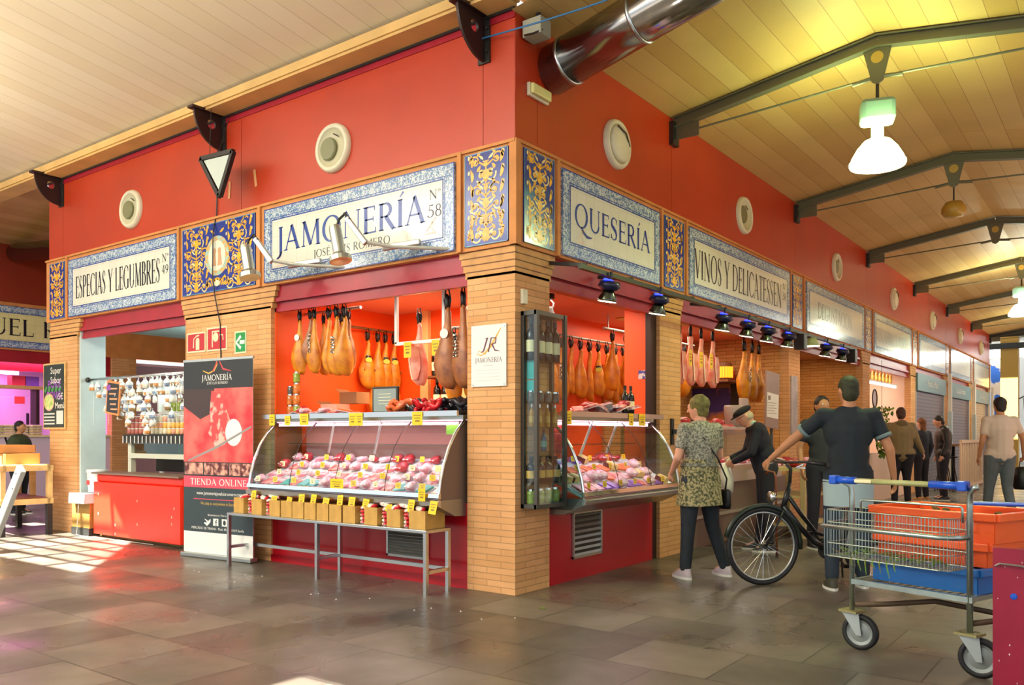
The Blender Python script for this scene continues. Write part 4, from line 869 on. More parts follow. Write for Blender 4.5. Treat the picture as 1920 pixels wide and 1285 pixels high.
# ------------------------------------------------------------------ vents in the red bases
def louvre(F, w, h, label):
    t = thing('louvre_vent', label, 'vent', F['loc'], F['rz']); b = B()
    for a in ((-w/2, w/2, h/2-.02, h/2), (-w/2, w/2, -h/2, -h/2+.02), (-w/2, -w/2+.02, -h/2, h/2), (w/2-.02, w/2, -h/2, h/2)): b.box(a[0], a[1], -.02, 0, a[2], a[3])
    b.build('vent_frame', alu, t); B().box(-w/2, w/2, -.002, 0, -h/2, h/2).build('backing', dgrey, t); n = 8; b = B()
    for k in range(n): z = -h/2+.035+(h-.06)*k/(n-1); b.prismx([(-.018, z-.012), (-.004, z+.008), (-.002, z+.004), (-.016, z-.016)], -w/2+.02, w/2-.02)
    tag(b.build('slats', alu, t)); return t
louvre(FL(-1.20, .335, .002), .47, .26, 'grey louvre vent in the red base under the long case'); louvre(FR(1.12, .40, -.018), .50, .42, 'dark louvre vent in the red base under the cheese case')
# ------------------------------------------------------------------ low steel table with wooden boxes
t = thing('low_steel_table', 'long low brushed steel table in front of the meat case', 'table', (-1.90, -.285, 0))
L2 = 1.32; q = .032
for x in (-L2, .0, L2):
    for y in (-.14, .13): B().box(x-q/2, x+q/2, y-q/2, y+q/2, 0, .50).build('leg', steel, t)
    B().box(x-q/2, x+q/2, -.13, .12, .17, .20).build('side_stretcher', steel, t)
B().box(-L2-q/2, L2+q/2, -.157, .147, .50, .525).build('tabletop', steel, t, bevel=.003)
B().box(-L2, L2, .115, .145, .17, .20).build('long_stretcher', steel, t)
redw = mat('red_white_bag', '#d9d4c8', .3, col2='#cf2030', vs=16, thr=(.5, .56)); spice = mat('orange_spice', '#c9571c', .6, var=.3, vs=30)
def wbox():
    t = thing('wooden_box', 'x', 'box', (0, 0, 0)); b = B(); w, d, h = .078, .12, .15
    for s in (-1, 1): b.box(min(s*w, s*(w-.006)), max(s*w, s*(w-.006)), -d, d, 0, h); b.box(-w, w, min(s*d, s*(d-.006)), max(s*d, s*(d-.006)), 0, h)
    b.box(-w, w, -d, d, 0, .006); b.build('box_sides', boxwood, t); B().box(-w+.006, w-.006, -d+.006, d-.006, .006, h-.012).jit(.004, 30).build('contents', spice, t); return t
def bagstack(k):
    t = thing('bag_stack', 'x', 'bags', (0, 0, 0)); 
    for i in range(k): b = B().loft([(0, 0, .031*i, .03, .08), (0, 0, .031*i+.006, .045, .10), (0, 0, .031*i+.02, .045, .10), (0, 0, .031*i+.03, .03, .08)], 12); b.build('seed_bag', redw, t, smooth=True)
    return t
WB = Proto(wbox()); BS = Proto(bagstack(5))
bxs = [(-3.10, 1), (-2.815, 1), (-2.54, 0), (-2.365, 0), (-2.20, 0), (-2.03, 0), (-1.86, 0), (-1.69, 0), (-1.51, 0), (-1.24, 1), (-.97, 1), (-.70, 1)]
for i, (x, red_) in enumerate(bxs): WB.put((x, -.28, .526), 0, 'small wooden box on the low steel table, %s from the left' % O[i], 'wooden boxes on the low table', sc=(1 if i < 11 else 1.15, 1, 1))
for i, x in enumerate((-2.957, -2.675, -1.372, -1.105, -.85)): BS.put((x, -.29, .526), 0, 'stack of red and white seed bags between boxes, %s from the left' % O[i], 'bag stacks on the low table')
bg1 = bagstack(1); bg1.name = 'loose_bag'; BL = Proto(bg1)
for i, (x, a) in enumerate(((-3.08, .3), (-2.95, 1.2), (-2.8, .9), (-2.66, 1.4), (-1.3, .6), (-1.15, 1.1), (-1.0, .4), (-.92, 1.3), (-.74, .8))): BL.put((x, -.315, .674+.012*(i % 2)), a, 'red and white bag lying on top of the boxes, %s from the left' % O[i], 'bags lying on the boxes', rot=(.1, .1, a))
for i, (x, s) in enumerate(((-2.95, 1), (-2.63, .6), (-2.41, .6), (-2.23, .95), (-2.07, 1), (-1.90, .75), (-1.71, 1.1), (-1.56, 1), (-1.39, .9), (-1.10, .55), (-.85, 1.1), (-.61, 1.1))):
    CB.put((x+.05, -.378, .655), label='yellow card standing in the boxes on the low table, %s from the left' % O[i], group='cards in the wooden boxes', sc=(.9, 1, s*.85), rot=(-.2, .1*((i % 3)-1), .1*((i % 2)-.5)))
# ------------------------------------------------------------------ plaque and glass cabinet on the corner
t = thing('wall_plaque', 'white JAMONERÍA plaque with a monogram on the corner pillar', 'sign', (-.262, -.004, 1.948)); B().box(-.182, .182, -.012, 0, -.253, .253).build('plaque_board', mat('plaque_white', '#dfe2dc', .25), t)
for x in (-.165, .165):
    for z in (-.235, .235): B().lathe([(.008, 0), (.008, .008), (0.0001, .009)], 10, Matrix.Translation((x, -.012, z)) @ RY).build('screw', chrome, t)
pm = mat('plum_ink', '#6a2f3a', .4); om = mat('ochre_ink', '#e0a83a', .4)
b = B(); b.ribbon([(-.10, .04), (-.04, .02), (.02, .07), (.08, .15), (.13, .22)], [.004, .012, .02, .016, .006], -.0135); b.ribbon([(-.10, .045), (-.12, .02), (-.08, .005), (-.02, .02)], [.004, .008, .01, .004], -.0135); b.build('monogram_flourish', om, t)
b = B(); b.ribbon([(-.075, .03), (-.05, .04), (-.01, .145)], [.006, .014, .014], -.014); b.ribbon([(-.03, .14), (.0, .145)], .006, -.014); b.ribbon([(.0, .03), (.03, .145)], .013, -.014); b.ribbon([(.03, .145), (.08, .14), (.075, .10), (.03, .09)], [.006, .014, .014, .006], -.014); b.ribbon([(.04, .09), (.07, .04), (.12, .03)], [.014, .012, .004], -.014); b.build('monogram', pm, t)
text(B(), 'JAMONERÍA', -.14, -.055, .04, .28, -.0135, bold=.8).build('lettering', pm, t)
b = B(); b.quad(-.05, .05, -.083, -.079, -.0135); [b.quad(-.13, .13, -.12-.028*k, -.118-.028*k, -.0135) for k in range(4)]; b.build('print_lines', mat('pale_print', '#c4b9a8', .5), t)
t = thing('switch_box', 'small cream switch box on the corner pillar above the glass cabinet', 'switch', (.0, .10, 2.42), PI/2); B().box(-.035, .035, -.03, 0, -.06, .06).build('switch_body', cream, t, bevel=.006)
t = thing('glass_cabinet', 'tall dark framed glass cabinet of bottles and jars on the corner pillar', 'cabinet', (.0, .0, .70))
x0, x1, y0, y1, H2 = .004, .135, .09, .50, 1.60
fm = mat('cabinet_frame', '#4a4741', .4, .3)
for (x, y) in ((x0, y0), (x1, y0), (x0, y1), (x1, y1)): B().box(x-.004, x+.026, y-.015, y+.02, 0, H2).build('post', fm, t)
for z in (0, H2-.035): B().box(x0, x1+.02, y0-.015, y1+.02, z, z+.035).build('rim', fm, t)
B().box(x1+.018, x1+.022, y0, y1, .03, H2-.03).build('door_glass', glass, t); B().box(x0+.02, x1, y0-.006, y0-.003, .03, H2-.03).build('side_glass', glass, t)
SH = (.035, .20, .46, .66, .86, 1.20)
for z in SH[1:]: B().box(x0+.01, x1+.01, y0, y1, z-.006, z).build('glass_shelf', glassb, t)
def cabput(p, j, n, z, nm, s=1.): 
    for i in range(n): p.put((.07, .13+(.34/(max(n-1, 1)))*i if n > 1 else .3, .70+SH[z]), label='%s on the %s shelf of the glass cabinet, %s from the corner' % (nm, O[z], O[i]), group='%s in the glass cabinet' % nm, sc=s)
cabput(BW, 0, 4, 5, 'dark wine bottle', 1.15); cabput(JO, 0, 4, 0, 'green preserve jar', 1.1); cabput(BK, 0, 4, 1, 'black and gold flask', 1.0); cabput(BR, 0, 1, 2, 'blue bottle', .65); cabput(BO, 0, 4, 3, 'amber oil bottle', .72); cabput(JS, 0, 4, 4, 'smoky jar', 1.2)
tag(B().box(.03, .11, .115, .165, 1.75, 1.95).build('turquoise_box', mat('turquoise_pack', '#2fb3b3', .4), bevel=.004), 'turquoise pack in the cabinet end by the corner', 'box')
tag(B().box(.03, .11, .115, .165, 1.58, 1.74).build('turquoise_box', mat('turquoise_pack', '#2fb3b3', .4), bevel=.004), 'second turquoise pack, below the other in the cabinet end', 'box')
# black bracket on the second pillar
t = thing('wall_bracket', 'black iron bracket on the second pillar of the right side', 'bracket', (.0, 2.82, 1.33)); B().box(0, .02, -.03, .03, -.14, .14).build('bracket_plate', black, t); B().bar((.02, 0, 0), (.16, .1, 0), .04, .05).build('bracket_arm', black, t)
# ------------------------------------------------------------------ people
def cap_(b, p, q, r1, r2, n=12):
    p = Vector(p); q = Vector(q); b.tube([p, q], [r1, r2], n); b.sph(p, r1, n=n); b.sph(q, r2, n=n); return b
def bake(b, name, mats, parent, vox, smooth=4):
    o = b.build(name, mats, None, smooth=True); md = o.modifiers.new('r', 'REMESH'); md.mode = 'VOXEL'; md.voxel_size = vox; md.use_smooth_shade = True
    s = o.modifiers.new('s', 'SMOOTH'); s.iterations = smooth; s.factor = .5
    dg = bpy.context.evaluated_depsgraph_get(); me = bpy.data.meshes.new_from_object(o.evaluated_get(dg)); me.name = name
    old = o.data; o.modifiers.clear(); o.data = me; bpy.data.meshes.remove(old); o.parent = parent; return o
def hand(b, W, d, side, curl=.5, s=1., nrm=None):
    d = Vector(d).normalized(); n = Vector(nrm) if nrm else Vector((-side, 0, 0)); n = (n-n.dot(d)*d).normalized(); u = d.cross(n)*(-side)
    M = Matrix((u, n, d)).transposed().to_4x4(); b.sph(W+d*.045*s, .040*s, .016*s, .052*s, 12, M)
    for k, (o, L) in enumerate(((-.030, .062), (-.010, .074), (.010, .070), (.029, .052))):
        p = W+d*.082*s+u*o*s; a1 = curl; a2 = curl*2
        q = p+(d*math.cos(a1)+n*math.sin(a1))*L*.5*s; r = q+(d*math.cos(a2)+n*math.sin(a2))*L*.5*s
        cap_(b, p, q, .0092*s, .0086*s, 8); cap_(b, q, r, .0086*s, .0074*s, 8)
    p = W+d*.03*s-u*.032*s; q = p+(d*.6-u*.7+n*.25).normalized()*.035*s; r = q+(d*.9+n*.35).normalized()*.03*s
    cap_(b, p, q, .012*s, .0105*s, 8); cap_(b, q, r, .0105*s, .009*s, 8)
skin = mat('skin', '#d39b7c', .5, var=.05, vs=6); skin2 = mat('tan_skin', '#b98058', .5, var=.05, vs=6)
def person(label, loc, rz, H=1.75, sk=skin, top=None, legs=None, shoe=None, hair=None, J={}, sleeve='short', hairlen=0, female=False, vox=.010, coat=0., topz=.90, curl=(.5, .5), bulk=1., headpitch=0, headyaw=0, shoeh=True, legs2=None):
    t = thing('person', label, 'person', loc, rz); k = H/1.75
    P = dict(pel=(0, 0, .95), wai=(0, 0, 1.10), che=(0, .01, 1.30), nek=(0, .015, 1.47), hed=(0, -.01, 1.635),
             sL=(.18, .01, 1.415), sR=(-.18, .01, 1.415), eL=(.245, .03, 1.14), eR=(-.245, .03, 1.14), wL=(.255, -.06, .91), wR=(-.255, -.06, .91),
             hL=(.09, 0, .93), hR=(-.09, 0, .93), kL=(.10, -.015, .50), kR=(-.10, -.015, .50), aL=(.11, .02, .085), aR=(-.11, .02, .085))
    P.update(J); P = {a: Vector(v)*k for a, v in P.items()}
    b = B(); q = bulk*k
    def torso(b, e, low=True):
        b.sph(P['che'], .165*q+e, .105*q+e, .20*k+e, 16); b.sph(P['wai'], .135*q+e, .10*q+e, .16*k+e, 16); b.sph(P['pel'], .16*q+e, .11*q+e, .13*k+e, 16)
        for s in 'LR': cap_(b, P['che']+Vector((0, 0, .08*k)), P['s'+s], .075*k+e, .058*k+e)
        cap_(b, P['pel'], P['che'], .115*q+e, .12*q+e)
    torso(b, 0); hd = P['hed']
    R = Matrix.Rotation(headyaw, 4, 'Z') @ Matrix.Rotation(headpitch, 4, 'X')
    def hp(v): return hd+(R @ (Vector(v)*k))
    cap_(b, P['nek']-Vector((0, 0, .04*k)), hp((0, .02, -.07)), .058*k, .052*k)
    b.sph(hd, .074*k, .094*k, .105*k, 18, R); b.sph(hp((0, -.03, -.055)), .052*k, .055*k, .06*k, 12, R); cap_(b, hp((0, -.088, .015)), hp((0, -.108, -.022)), .009*k, .014*k, 8)
    for s in (-1, 1): b.sph(hp((s*.075, .01, -.005)), .010*k, .020*k, .030*k, 8, R); b.sph(hp((s*.03, -.08, .035)), .018*k, .012*k, .008*k, 8, R)
    for s, sd in (('L', 1), ('R', -1)):
        cap_(b, P['s'+s], P['e'+s], .050*k, .039*k); cap_(b, P['e'+s], P['w'+s], .040*k, .025*k)
        d = P['w'+s]-P['e'+s]; hand(b, P['w'+s], d, sd, curl[0 if s == 'L' else 1], k)
        cap_(b, P['h'+s], P['k'+s], .085*q, .055*k); cap_(b, P['k'+s], P['a'+s], .056*k, .038*k); cap_(b, P['a'+s], P['a'+s]+Vector((0, -.13*k, -.04*k)), .036*k, .026*k)
    bake(b, 'body', sk, t, vox, 3)
    for s in (-1, 1):
        B().sph(hp((s*.030, -.083, .018)), .0115*k, .008*k, .008*k, 8, R).build('eye', mat('eye_white', '#e8e4dc', .2, col2='#3a2a20', vs=60, thr=(.5, .55)), t, smooth=True)
    B().sph(hp((0, -.088, -.048)), .022*k, .006*k, .006*k, 8, R).build('mouth', mat('lips', '#a85a50', .5), t, smooth=True)
    # top
    b = B(); torso(b, .016*k); f = .55 if sleeve == 'short' else 1.
    if coat: 
        for s in 'LR': cap_(b, P['h'+s]+Vector((0, 0, .02)), P['h'+s]+(P['k'+s]-P['h'+s])*coat, .115*q, .12*q)
    cap_(b, P['nek']-Vector((0, 0, .05*k)), P['nek']-Vector((0, 0, .02*k)), .075*k, .064*k)
    for s in 'LR':
        e = P['s'+s]+(P['e'+s]-P['s'+s])*f; cap_(b, P['s'+s], e, .066*k, .060*k if sleeve == 'short' else .054*k)
        if sleeve == 'long': cap_(b, P['e'+s], P['w'+s]-(P['w'+s]-P['e'+s])*.05, .054*k, .040*k)
    ts = bake(b, 'shirt' if sleeve == 'short' else 'jacket', top, t, max(vox, .011), 4)
    # trousers
    b = B(); b.sph(P['pel']-Vector((0, 0, .03*k)), .168*q, .118*q, .12*k, 16)
    for s in 'LR': cap_(b, P['h'+s], P['k'+s], .098*q, .070*k); cap_(b, P['k'+s], P['a'+s]+(P['k'+s]-P['a'+s])*.06, .070*k, .056*k)
    bake(b, 'trousers', legs, t, max(vox, .011), 4)
    for s in 'LR':
        a = P['a'+s]; z0 = a.z-.085*k; b = B(); b.loft([(a.x, a.y-.055*k, z0+.002, .050*k, .140*k), (a.x, a.y-.055*k, z0+.03, .050*k, .142*k), (a.x, a.y-.03*k, z0+.055*k, .044*k, .11*k), (a.x, a.y+.005, z0+.10*k, .042*k, .055*k)], 16)
        so = b.build('shoe', shoe, t, smooth=True); B().loft([(a.x, a.y-.055*k, z0, .053*k, .145*k), (a.x, a.y-.055*k, z0+.022, .053*k, .145*k)], 16).build('sole', mat('shoe_sole', '#d8d8cc', .5), so)
    if hair:
        b = B(); b.sph(hp((0, .016, .030)), .084*k, .094*k, .092*k, 18, R); b.sph(hp((0, .045, -.02)), .074*k, .062*k, .085*k, 14, R)
        if bulk == 1.16: b.sph(hp((0, .02, .035)), .092*k, .10*k, .10*k, 18, R); b.jit(.012, 30)
        if hairlen: b.sph(hp((0, .05, -.07-hairlen*.3)), .075*k, .05*k, (.07+hairlen)*k, 12, R)
        b.jit(.010*k, 26); bake(b, 'hair', hair, t, .010, 1)
    return t, P, hp, R
dkhair = mat('dark_hair', '#1d1613', .6, var=.4, vs=40); brhair = mat('brown_hair', '#4a3020', .6, var=.4, vs=40)
jeans = mat('dark_jeans', '#20282f', .8, var=.25, vs=12); dktr = mat('dark_trousers', '#1c1c24', .8, var=.2, vs=8)
def patt(n, a, c, sc, thr): return mat(n, a, .7, col2=c, vs=sc, thr=thr)
# woman in patterned tunic
t, P, hp, R = person('woman seen from behind in a grey-green and olive patterned tunic, with shoulder bag', (.84, 1.67, 0), math.radians(-120), 1.66, skin, patt('tunic_top', '#5a5f50', '#a3a08c', 62, (.42, .58)), jeans, mat('grey_canvas', '#b5a9ad', .7), mat('short_hair', '#66602c', .7, var=.45, vs=30), dict(hL=(.10, 0, .93), kL=(.13, 0, .50), aL=(.15, -.02, .085), kR=(-.16, -.02, .50), aR=(-.30, .0, .085), hed=(0, -.03, 1.62), eL=(.26, .02, 1.15), wL=(.21, -.16, 1.0), eR=(-.25, -.03, 1.16), wR=(-.17, -.22, 1.04)), 'short', bulk=1.16, headyaw=.5, headpitch=.1, vox=.009)
k = 1.66/1.75
b = B(); b.loft([(0, .0, 1.14*k, .168, .135), (0, .0, 1.02*k, .182, .148), (0, 0, .92*k, .20, .162), (0, 0, .82*k, .208, .17), (0, 0, .70*k, .222, .175)], 28, caps=False); b.jit(.012, 8); b.build('tunic_skirt', patt('leaf_print', '#444a2a', '#a89c6c', 48, (.43, .58)), t, smooth=True)
b = B(); b.loft([(0, .0, 1.10*k, .182, .146), (0, 0, 1.07*k, .186, .150)], 24, caps=False); b.build('waist_band', patt('tunic_band', '#5a5a4a', '#8f8f7c', 30, (.4, .6)), t, smooth=True)
bag = thing('shoulder_bag', 'small black shoulder bag hanging on the woman in the patterned tunic', 'bag', (.84, 1.67, 0), math.radians(-120))
b = B(); b.tube([(.13, .02, 1.43*k+.04), (.05, .135, 1.33*k), (-.08, .155, 1.15*k), (-.20, .13, .95*k), (-.245, .05, .84*k)], .008, 6); b.tube([(.13, .02, 1.43*k+.04), (.08, -.13, 1.30*k), (-.08, -.16, 1.1*k), (-.22, -.09, .92*k), (-.25, -.03, .84*k)], .008, 6); b.build('strap', black, bag)
B().loft([(-.265, .0, .62, .035, .09), (-.265, 0, .66, .045, .10), (-.26, 0, .78, .045, .10), (-.255, 0, .80, .035, .09)], 14).build('bag_body', mat('black_leather', '#141214', .4), bag, smooth=True)
# man in flat cap
navyj = mat('navy_jumper', '#171a26', .8, var=.2, vs=10)
t, P, hp, R = person('older man in a dark flat cap and navy jumper bending over a white bag', (.70, 3.75, 0), math.radians(-62), 1.70, skin, navyj, dktr, black, None, dict(wai=(0, -.02, 1.10), che=(0, -.09, 1.27), nek=(0, -.16, 1.43), hed=(0, -.24, 1.545), sL=(.18, -.12, 1.39), sR=(-.18, -.12, 1.39), eL=(.22, -.19, 1.13), wL=(.12, -.37, 1.03), eR=(-.22, -.19, 1.13), wR=(-.10, -.38, 1.06), aL=(.10, .03, .085), aR=(-.12, -.06, .085)), 'long', headpitch=.55, vox=.009, bulk=1.1, curl=(.9, .9))
b = B(); b.sph(hp((0, .03, -.02)), .079, .07, .06, 14, R); b.jit(.006, 30); bake(b, 'hair', mat('grey_hair', '#b9a888', .7), t, .01, 1)
b = B(); b.sph(hp((0, .005, .065)), .098, .115, .045, 18, R); b.sph(hp((0, -.10, .045)), .065, .06, .010, 12, R); bake(b, 'flat_cap', mat('dark_cap', '#15181d', .8), t, .008, 3)
b = B(); b.tube([hp((.06, .04, -.10)), hp((0, .07, -.11)), hp((-.06, .04, -.10)), hp((0, -.03, -.14)), hp((.06, .04, -.10))], .014, 8); b.build('shirt_collar', mat('mint_collar', '#b5d4bd', .7), t, smooth=True)
B().tube([hp((-.076, -.0, .015)), hp((-.07, -.08, .012))], .003, 5).tube([hp((.076, -.0, .015)), hp((.07, -.08, .012))], .003, 5).build('glasses_arm', black, t)
w0 = Matrix.Rotation(math.radians(-62), 4, 'Z')
pt = Vector((.70, 3.75, 0))+w0 @ (Vector((.0, -.44, 0)))
bg_ = thing('carrier_bag', 'white plastic carrier bag held by the man in the flat cap', 'bag', (pt.x, pt.y, 0), math.radians(-62))
b = B().loft([(0, .0, .62, .10, .06), (0, 0, .68, .15, .09), (0, 0, .80, .15, .09), (0, 0, .90, .11, .06), (0, 0, .98, .07, .03)], 18); b.jit(.02, 7); b.build('bag_sack', mat('white_plastic', '#d5d2c2', .4), bg_, smooth=True)
for s in (-1, 1): B().tube([(s*.05, 0, .97), (s*.03, .02, 1.01), (s*.02, .05, 1.03)], .006, 6).build('bag_handle', mat('white_plastic', '#d5d2c2'), bg_)
cn = thing('walking_cane', 'brown wooden walking cane beside the man in the flat cap', 'cane', (.98, 3.30, 0)); B().tube([(0, 0, 0), (-.02, .02, .84), (-.04, .03, .90), (-.10, .03, .91), (-.13, .03, .87)], .012, 8).build('shaft', mat('cane_wood', '#7a3f1c', .4), cn, smooth=True); B().tube([(0, 0, 0), (0, 0, .04)], .016, 8).build('rubber_tip', black, cn)
# man with the bicycle
t, P, hp, R = person('man in a dark polo shirt seen from behind, reaching for the bicycle handlebar', (2.06, 1.93, 0), math.radians(-150), 1.79, skin2, mat('dark_polo', '#1b252b', .85, var=.15, vs=6), mat('navy_jeans', '#1f2d3a', .8, var=.2, vs=9), mat('dark_shoe', '#3a3a2c', .6), mat('dark_greenish_hair', '#2b3018', .7, var=.4, vs=40), dict(sL=(.20, .0, 1.42), eL=(.42, -.13, 1.22), wL=(.58, -.22, 1.06), sR=(-.20, .0, 1.42), eR=(-.31, .05, 1.15), wR=(-.36, .0, .92), kL=(.12, -.03, .5), aL=(.14, .05, .085), kR=(-.12, -.04, .5), aR=(-.14, -.08, .085)), 'short', bulk=1.15, vox=.009, curl=(1.0, .5), headyaw=.2)
for s in (('L'), ('R')):
    e = P['s'+s]+(P['e'+s]-P['s'+s])*.56; d = (P['e'+s]-P['s'+s]).normalized(); B().tube([e, e+d*.03], .070, 16).build('sleeve_cuff', mat('grey_cuff', '#6c7f80', .8), t, smooth=True)
B().loft([(0, 0, .90, .205, .155), (0, 0, 1.0, .20, .15)], 24, caps=False).build('shirt_hem', mat('dark_polo', '#1b252b'), t, smooth=True)
b = B(); b.loft([(0, 0, .70, .20, .155), (0, 0, .92, .205, .155)], 24, caps=False); b.build('tied_jumper', mat('pale_blue_cloth', '#9fb6b8', .8), t, smooth=True)
# dark haired man behind him
person('dark-haired man facing the camera behind the bicycle, beside the tasting table', (1.13, 4.35, 0), math.radians(40), 1.74, skin2, mat('charcoal_shirt', '#2a2d30', .8), dktr, black, dkhair, {}, 'short', vox=.012)
# hooded sweater
t, P, hp, R = person('man in a khaki hooded sweater and dark trousers seen from behind', (.58, 11.0, 0), math.radians(-155), 1.79, skin, mat('khaki_sweater', '#8a7a55', .85, var=.1, vs=4), dktr, black, brhair, dict(eR=(-.27, .02, 1.15), wR=(-.38, -.08, .95), eL=(.27, .0, 1.15), wL=(.2, -.16, 1.0)), 'long', bulk=1.45, vox=.012)
b = B(); b.sph(P['nek']+Vector((0, .07, -.03)), .11, .07, .09, 14); b.jit(.01, 12); bake(b, 'hood', mat('khaki_hood', '#6f6142', .85), t, .012, 3)
person('man in a black leather jacket leaning by the closed shutter', (.95, 12.9, 0), math.radians(-70), 1.72, skin, mat('black_jacket', '#191512', .45, var=.3, vs=9), dktr, black, dkhair, dict(hed=(0, -.08, 1.58), nek=(0, -.04, 1.44)), 'long', bulk=1.25, vox=.013, headpitch=.3)
person('brown-haired woman in a dark top beside the man in the leather jacket', (.66, 12.4, 0), math.radians(-120), 1.62, skin, mat('dark_blue_top', '#232a33', .8), dktr, mat('tan_shoe', '#b98a50', .6), mat('auburn_hair', '#7a4a26', .7, var=.4, vs=30), {}, 'long', hairlen=.05, vox=.013)
t, P, hp, R = person('man in a pale pink-beige t-shirt and grey jeans walking away at right', (2.40, 8.75, 0), math.radians(-150), 1.85, skin2, mat('beige_tshirt', '#cdb9a6', .8), mat('grey_jeans', '#5a6468', .8, var=.15, vs=6), dktr, dkhair, dict(eR=(-.30, -.0, 1.18), wR=(-.36, -.12, .97), kL=(.11, -.08, .5), aL=(.11, -.16, .1), aR=(-.11, .14, .09)), 'short', bulk=1.2, vox=.012)
w0 = Matrix.Rotation(math.radians(-150), 4, 'Z'); pt = Vector((2.40, 8.75, 0))+w0 @ Vector((-.42, -.20, 0))
t = thing('black_bag', 'black bag carried by the man in the pale t-shirt', 'bag', (pt.x, pt.y, 0)); B().loft([(0, 0, .48, .12, .08), (0, 0, .52, .15, .10), (0, 0, .78, .14, .09), (0, 0, .82, .08, .05)], 14).build('bag_body', black, t, smooth=True); B().tube([(-.06, 0, .8), (-.04, 0, .95), (.04, 0, .95), (.06, 0, .8)], .008, 6).build('bag_handle', black, t)
t, P, hp, R = person('person with dark hair and an olive jacket seen from behind at the magenta stall', (-10.55, .72, 0), math.radians(126), 1.52, skin2, mat('olive_jacket', '#343c22', .85), dktr, black, dkhair, {}, 'long', vox=.013, bulk=1.6)
B().tube([(-.13, .16, 1.25), (0, .19, 1.10), (.10, .17, .98)], .016, 6).build('bag_strap', black, t)
# ------------------------------------------------------------------ bicycle
t = thing('bicycle', 'black step-through city bicycle held by the man in the dark polo', 'bicycle', (1.42, 1.68, 0), math.radians(47.5))
rub = mat('tyre_rubber', '#17181a', .6); bkp = mat('black_frame_paint', '#131517', .3)
def wheel(x, par, nm):
    M = Vector((x, 0, .335)); ring = lambda R_, n=40: [M+Vector((R_*math.cos(2*PI*k/n), 0, R_*math.sin(2*PI*k/n))) for k in range(n)]
    w_ = B().tube(ring(.318), .019, 10, closed=True).build(nm, rub, par, smooth=True)
    B().tube(ring(.292), .011, 8, closed=True).build('rim', alu, w_, smooth=True); b = B()
    for k in range(28): a = 2*PI*k/28; b.tube([M+Vector((.02*math.cos(a+.8), .02*(1 if k % 2 else -1), .02*math.sin(a+.8))), M+Vector((.288*math.cos(a), 0, .288*math.sin(a)))], .0014, 4)
    b.build('spokes', chrome, w_); B().tube([M+Vector((0, -.045, 0)), M+Vector((0, .045, 0))], .022, 12).build('hub', dgrey, w_)
wheel(0, t, 'front_wheel'); wheel(1.09, t, 'rear_wheel')
BB = Vector((.63, 0, .29)); HT = Vector((.235, 0, .80)); HB_ = Vector((.19, 0, .66)); ST = Vector((.80, 0, .80))
b = B(); b.tube([HB_+Vector((0, 0, .02)), (.34, 0, .50), (.48, 0, .36), BB], .026, 12).tube([HT-Vector((0, 0, .03)), (.36, 0, .60), (.50, 0, .44), (.66, 0, .40)], .019, 10).tube([BB, ST], .018, 10).tube([HB_, HT+Vector((.01, 0, .03))], .022, 12)
for s in (-1, 1): b.tube([BB, (1.09, s*.05, .335)], .011, 8).tube([(.775, 0, .70), (1.09, s*.05, .335)], .009, 8)
b.build('frame', bkp, t, smooth=True); b = B()
for s in (-1, 1): b.tube([(0, s*.05, .335), (.10, s*.05, .52), (.175, s*.03, .64)], .012, 8)
b.tube([(.175, 0, .64), (.25, 0, .88)], .018, 10); b.build('fork', bkp, t, smooth=True)
b = B(); b.tube([(.25, 0, .86), (.26, 0, 1.0), (.22, 0, 1.04)], .015, 10); b.tube([(.36, -.31, 1.05), (.24, -.26, 1.07), (.20, -.12, 1.06), (.20, .12, 1.06), (.24, .26, 1.07), (.36, .31, 1.05)], .011, 10); b.build('handlebar', dgrey, t, smooth=True)
for s in (-1, 1): B().tube([(.40, s*.325, 1.045), (.28, s*.28, 1.065)], .017, 10).build('grip', black, t, smooth=True); B().tube([(.24, s*.25, 1.05), (.16, s*.26, 1.02), (.22, s*.31, 1.02)], .006, 6).build('brake_lever', chrome, t)
b = B(); b.loft([(.86, 0, .90, .14, .09), (.85, 0, .93, .145, .095), (.86, 0, .955, .11, .07)], 18); b.build('saddle', black, t, smooth=True); B().tube([ST-Vector((.0, 0, .02)), (.845, 0, .91)], .013, 8).build('seat_post', chrome, t)
for x, a0, a1 in ((0, -.1, 2.9), (1.09, .2, 3.0)):
    B().tube([(x+.352*math.cos(a0+(a1-a0)*k/14), 0, .335+.352*math.sin(a0+(a1-a0)*k/14)) for k in range(15)], .022, 8).build('mudguard', mat('green_black_mudguard', '#1f2a1f', .3), t, smooth=True)
B().box(.56, 1.10, .045, .065, .27, .38).build('chain_guard', bkp, t, bevel=.02)
B().lathe([(.085, -.006), (.09, 0), (.085, .006)], 24, Matrix.Translation((.63, .04, .29)) @ RY).build('chainring', dgrey, t); B().tube([(.63, -.07, .29), (.72, -.08, .16)], .010, 6).tube([(.63, .07, .29), (.54, .08, .42)], .010, 6).build('crank', dgrey, t)
B().box(.68, .78, -.15, -.09, .145, .17).box(.49, .59, .09, .15, .41, .435).build('pedal', black, t); B().tube([(.78, .06, .28), (.86, .16, .01)], .009, 6).build('kickstand', dgrey, t)
B().lathe([(0.0001, .0), (.04, .01), (.048, .06), (.0001, .065)], 14, Matrix.Translation((.12, 0, .76)) @ Matrix.Rotation(-PI/2, 4, 'Y')).build('headlight', chrome, t, smooth=True)
b = B(); b.bar((.86, -.06, .70), (1.25, -.06, .70), .012, .012).bar((.86, .06, .70), (1.25, .06, .70), .012, .012).bar((1.2, -.06, .70), (1.09, -.05, .34), .01, .01).bar((1.2, .06, .70), (1.09, .05, .34), .01, .01); b.build('rear_rack', dgrey, t)
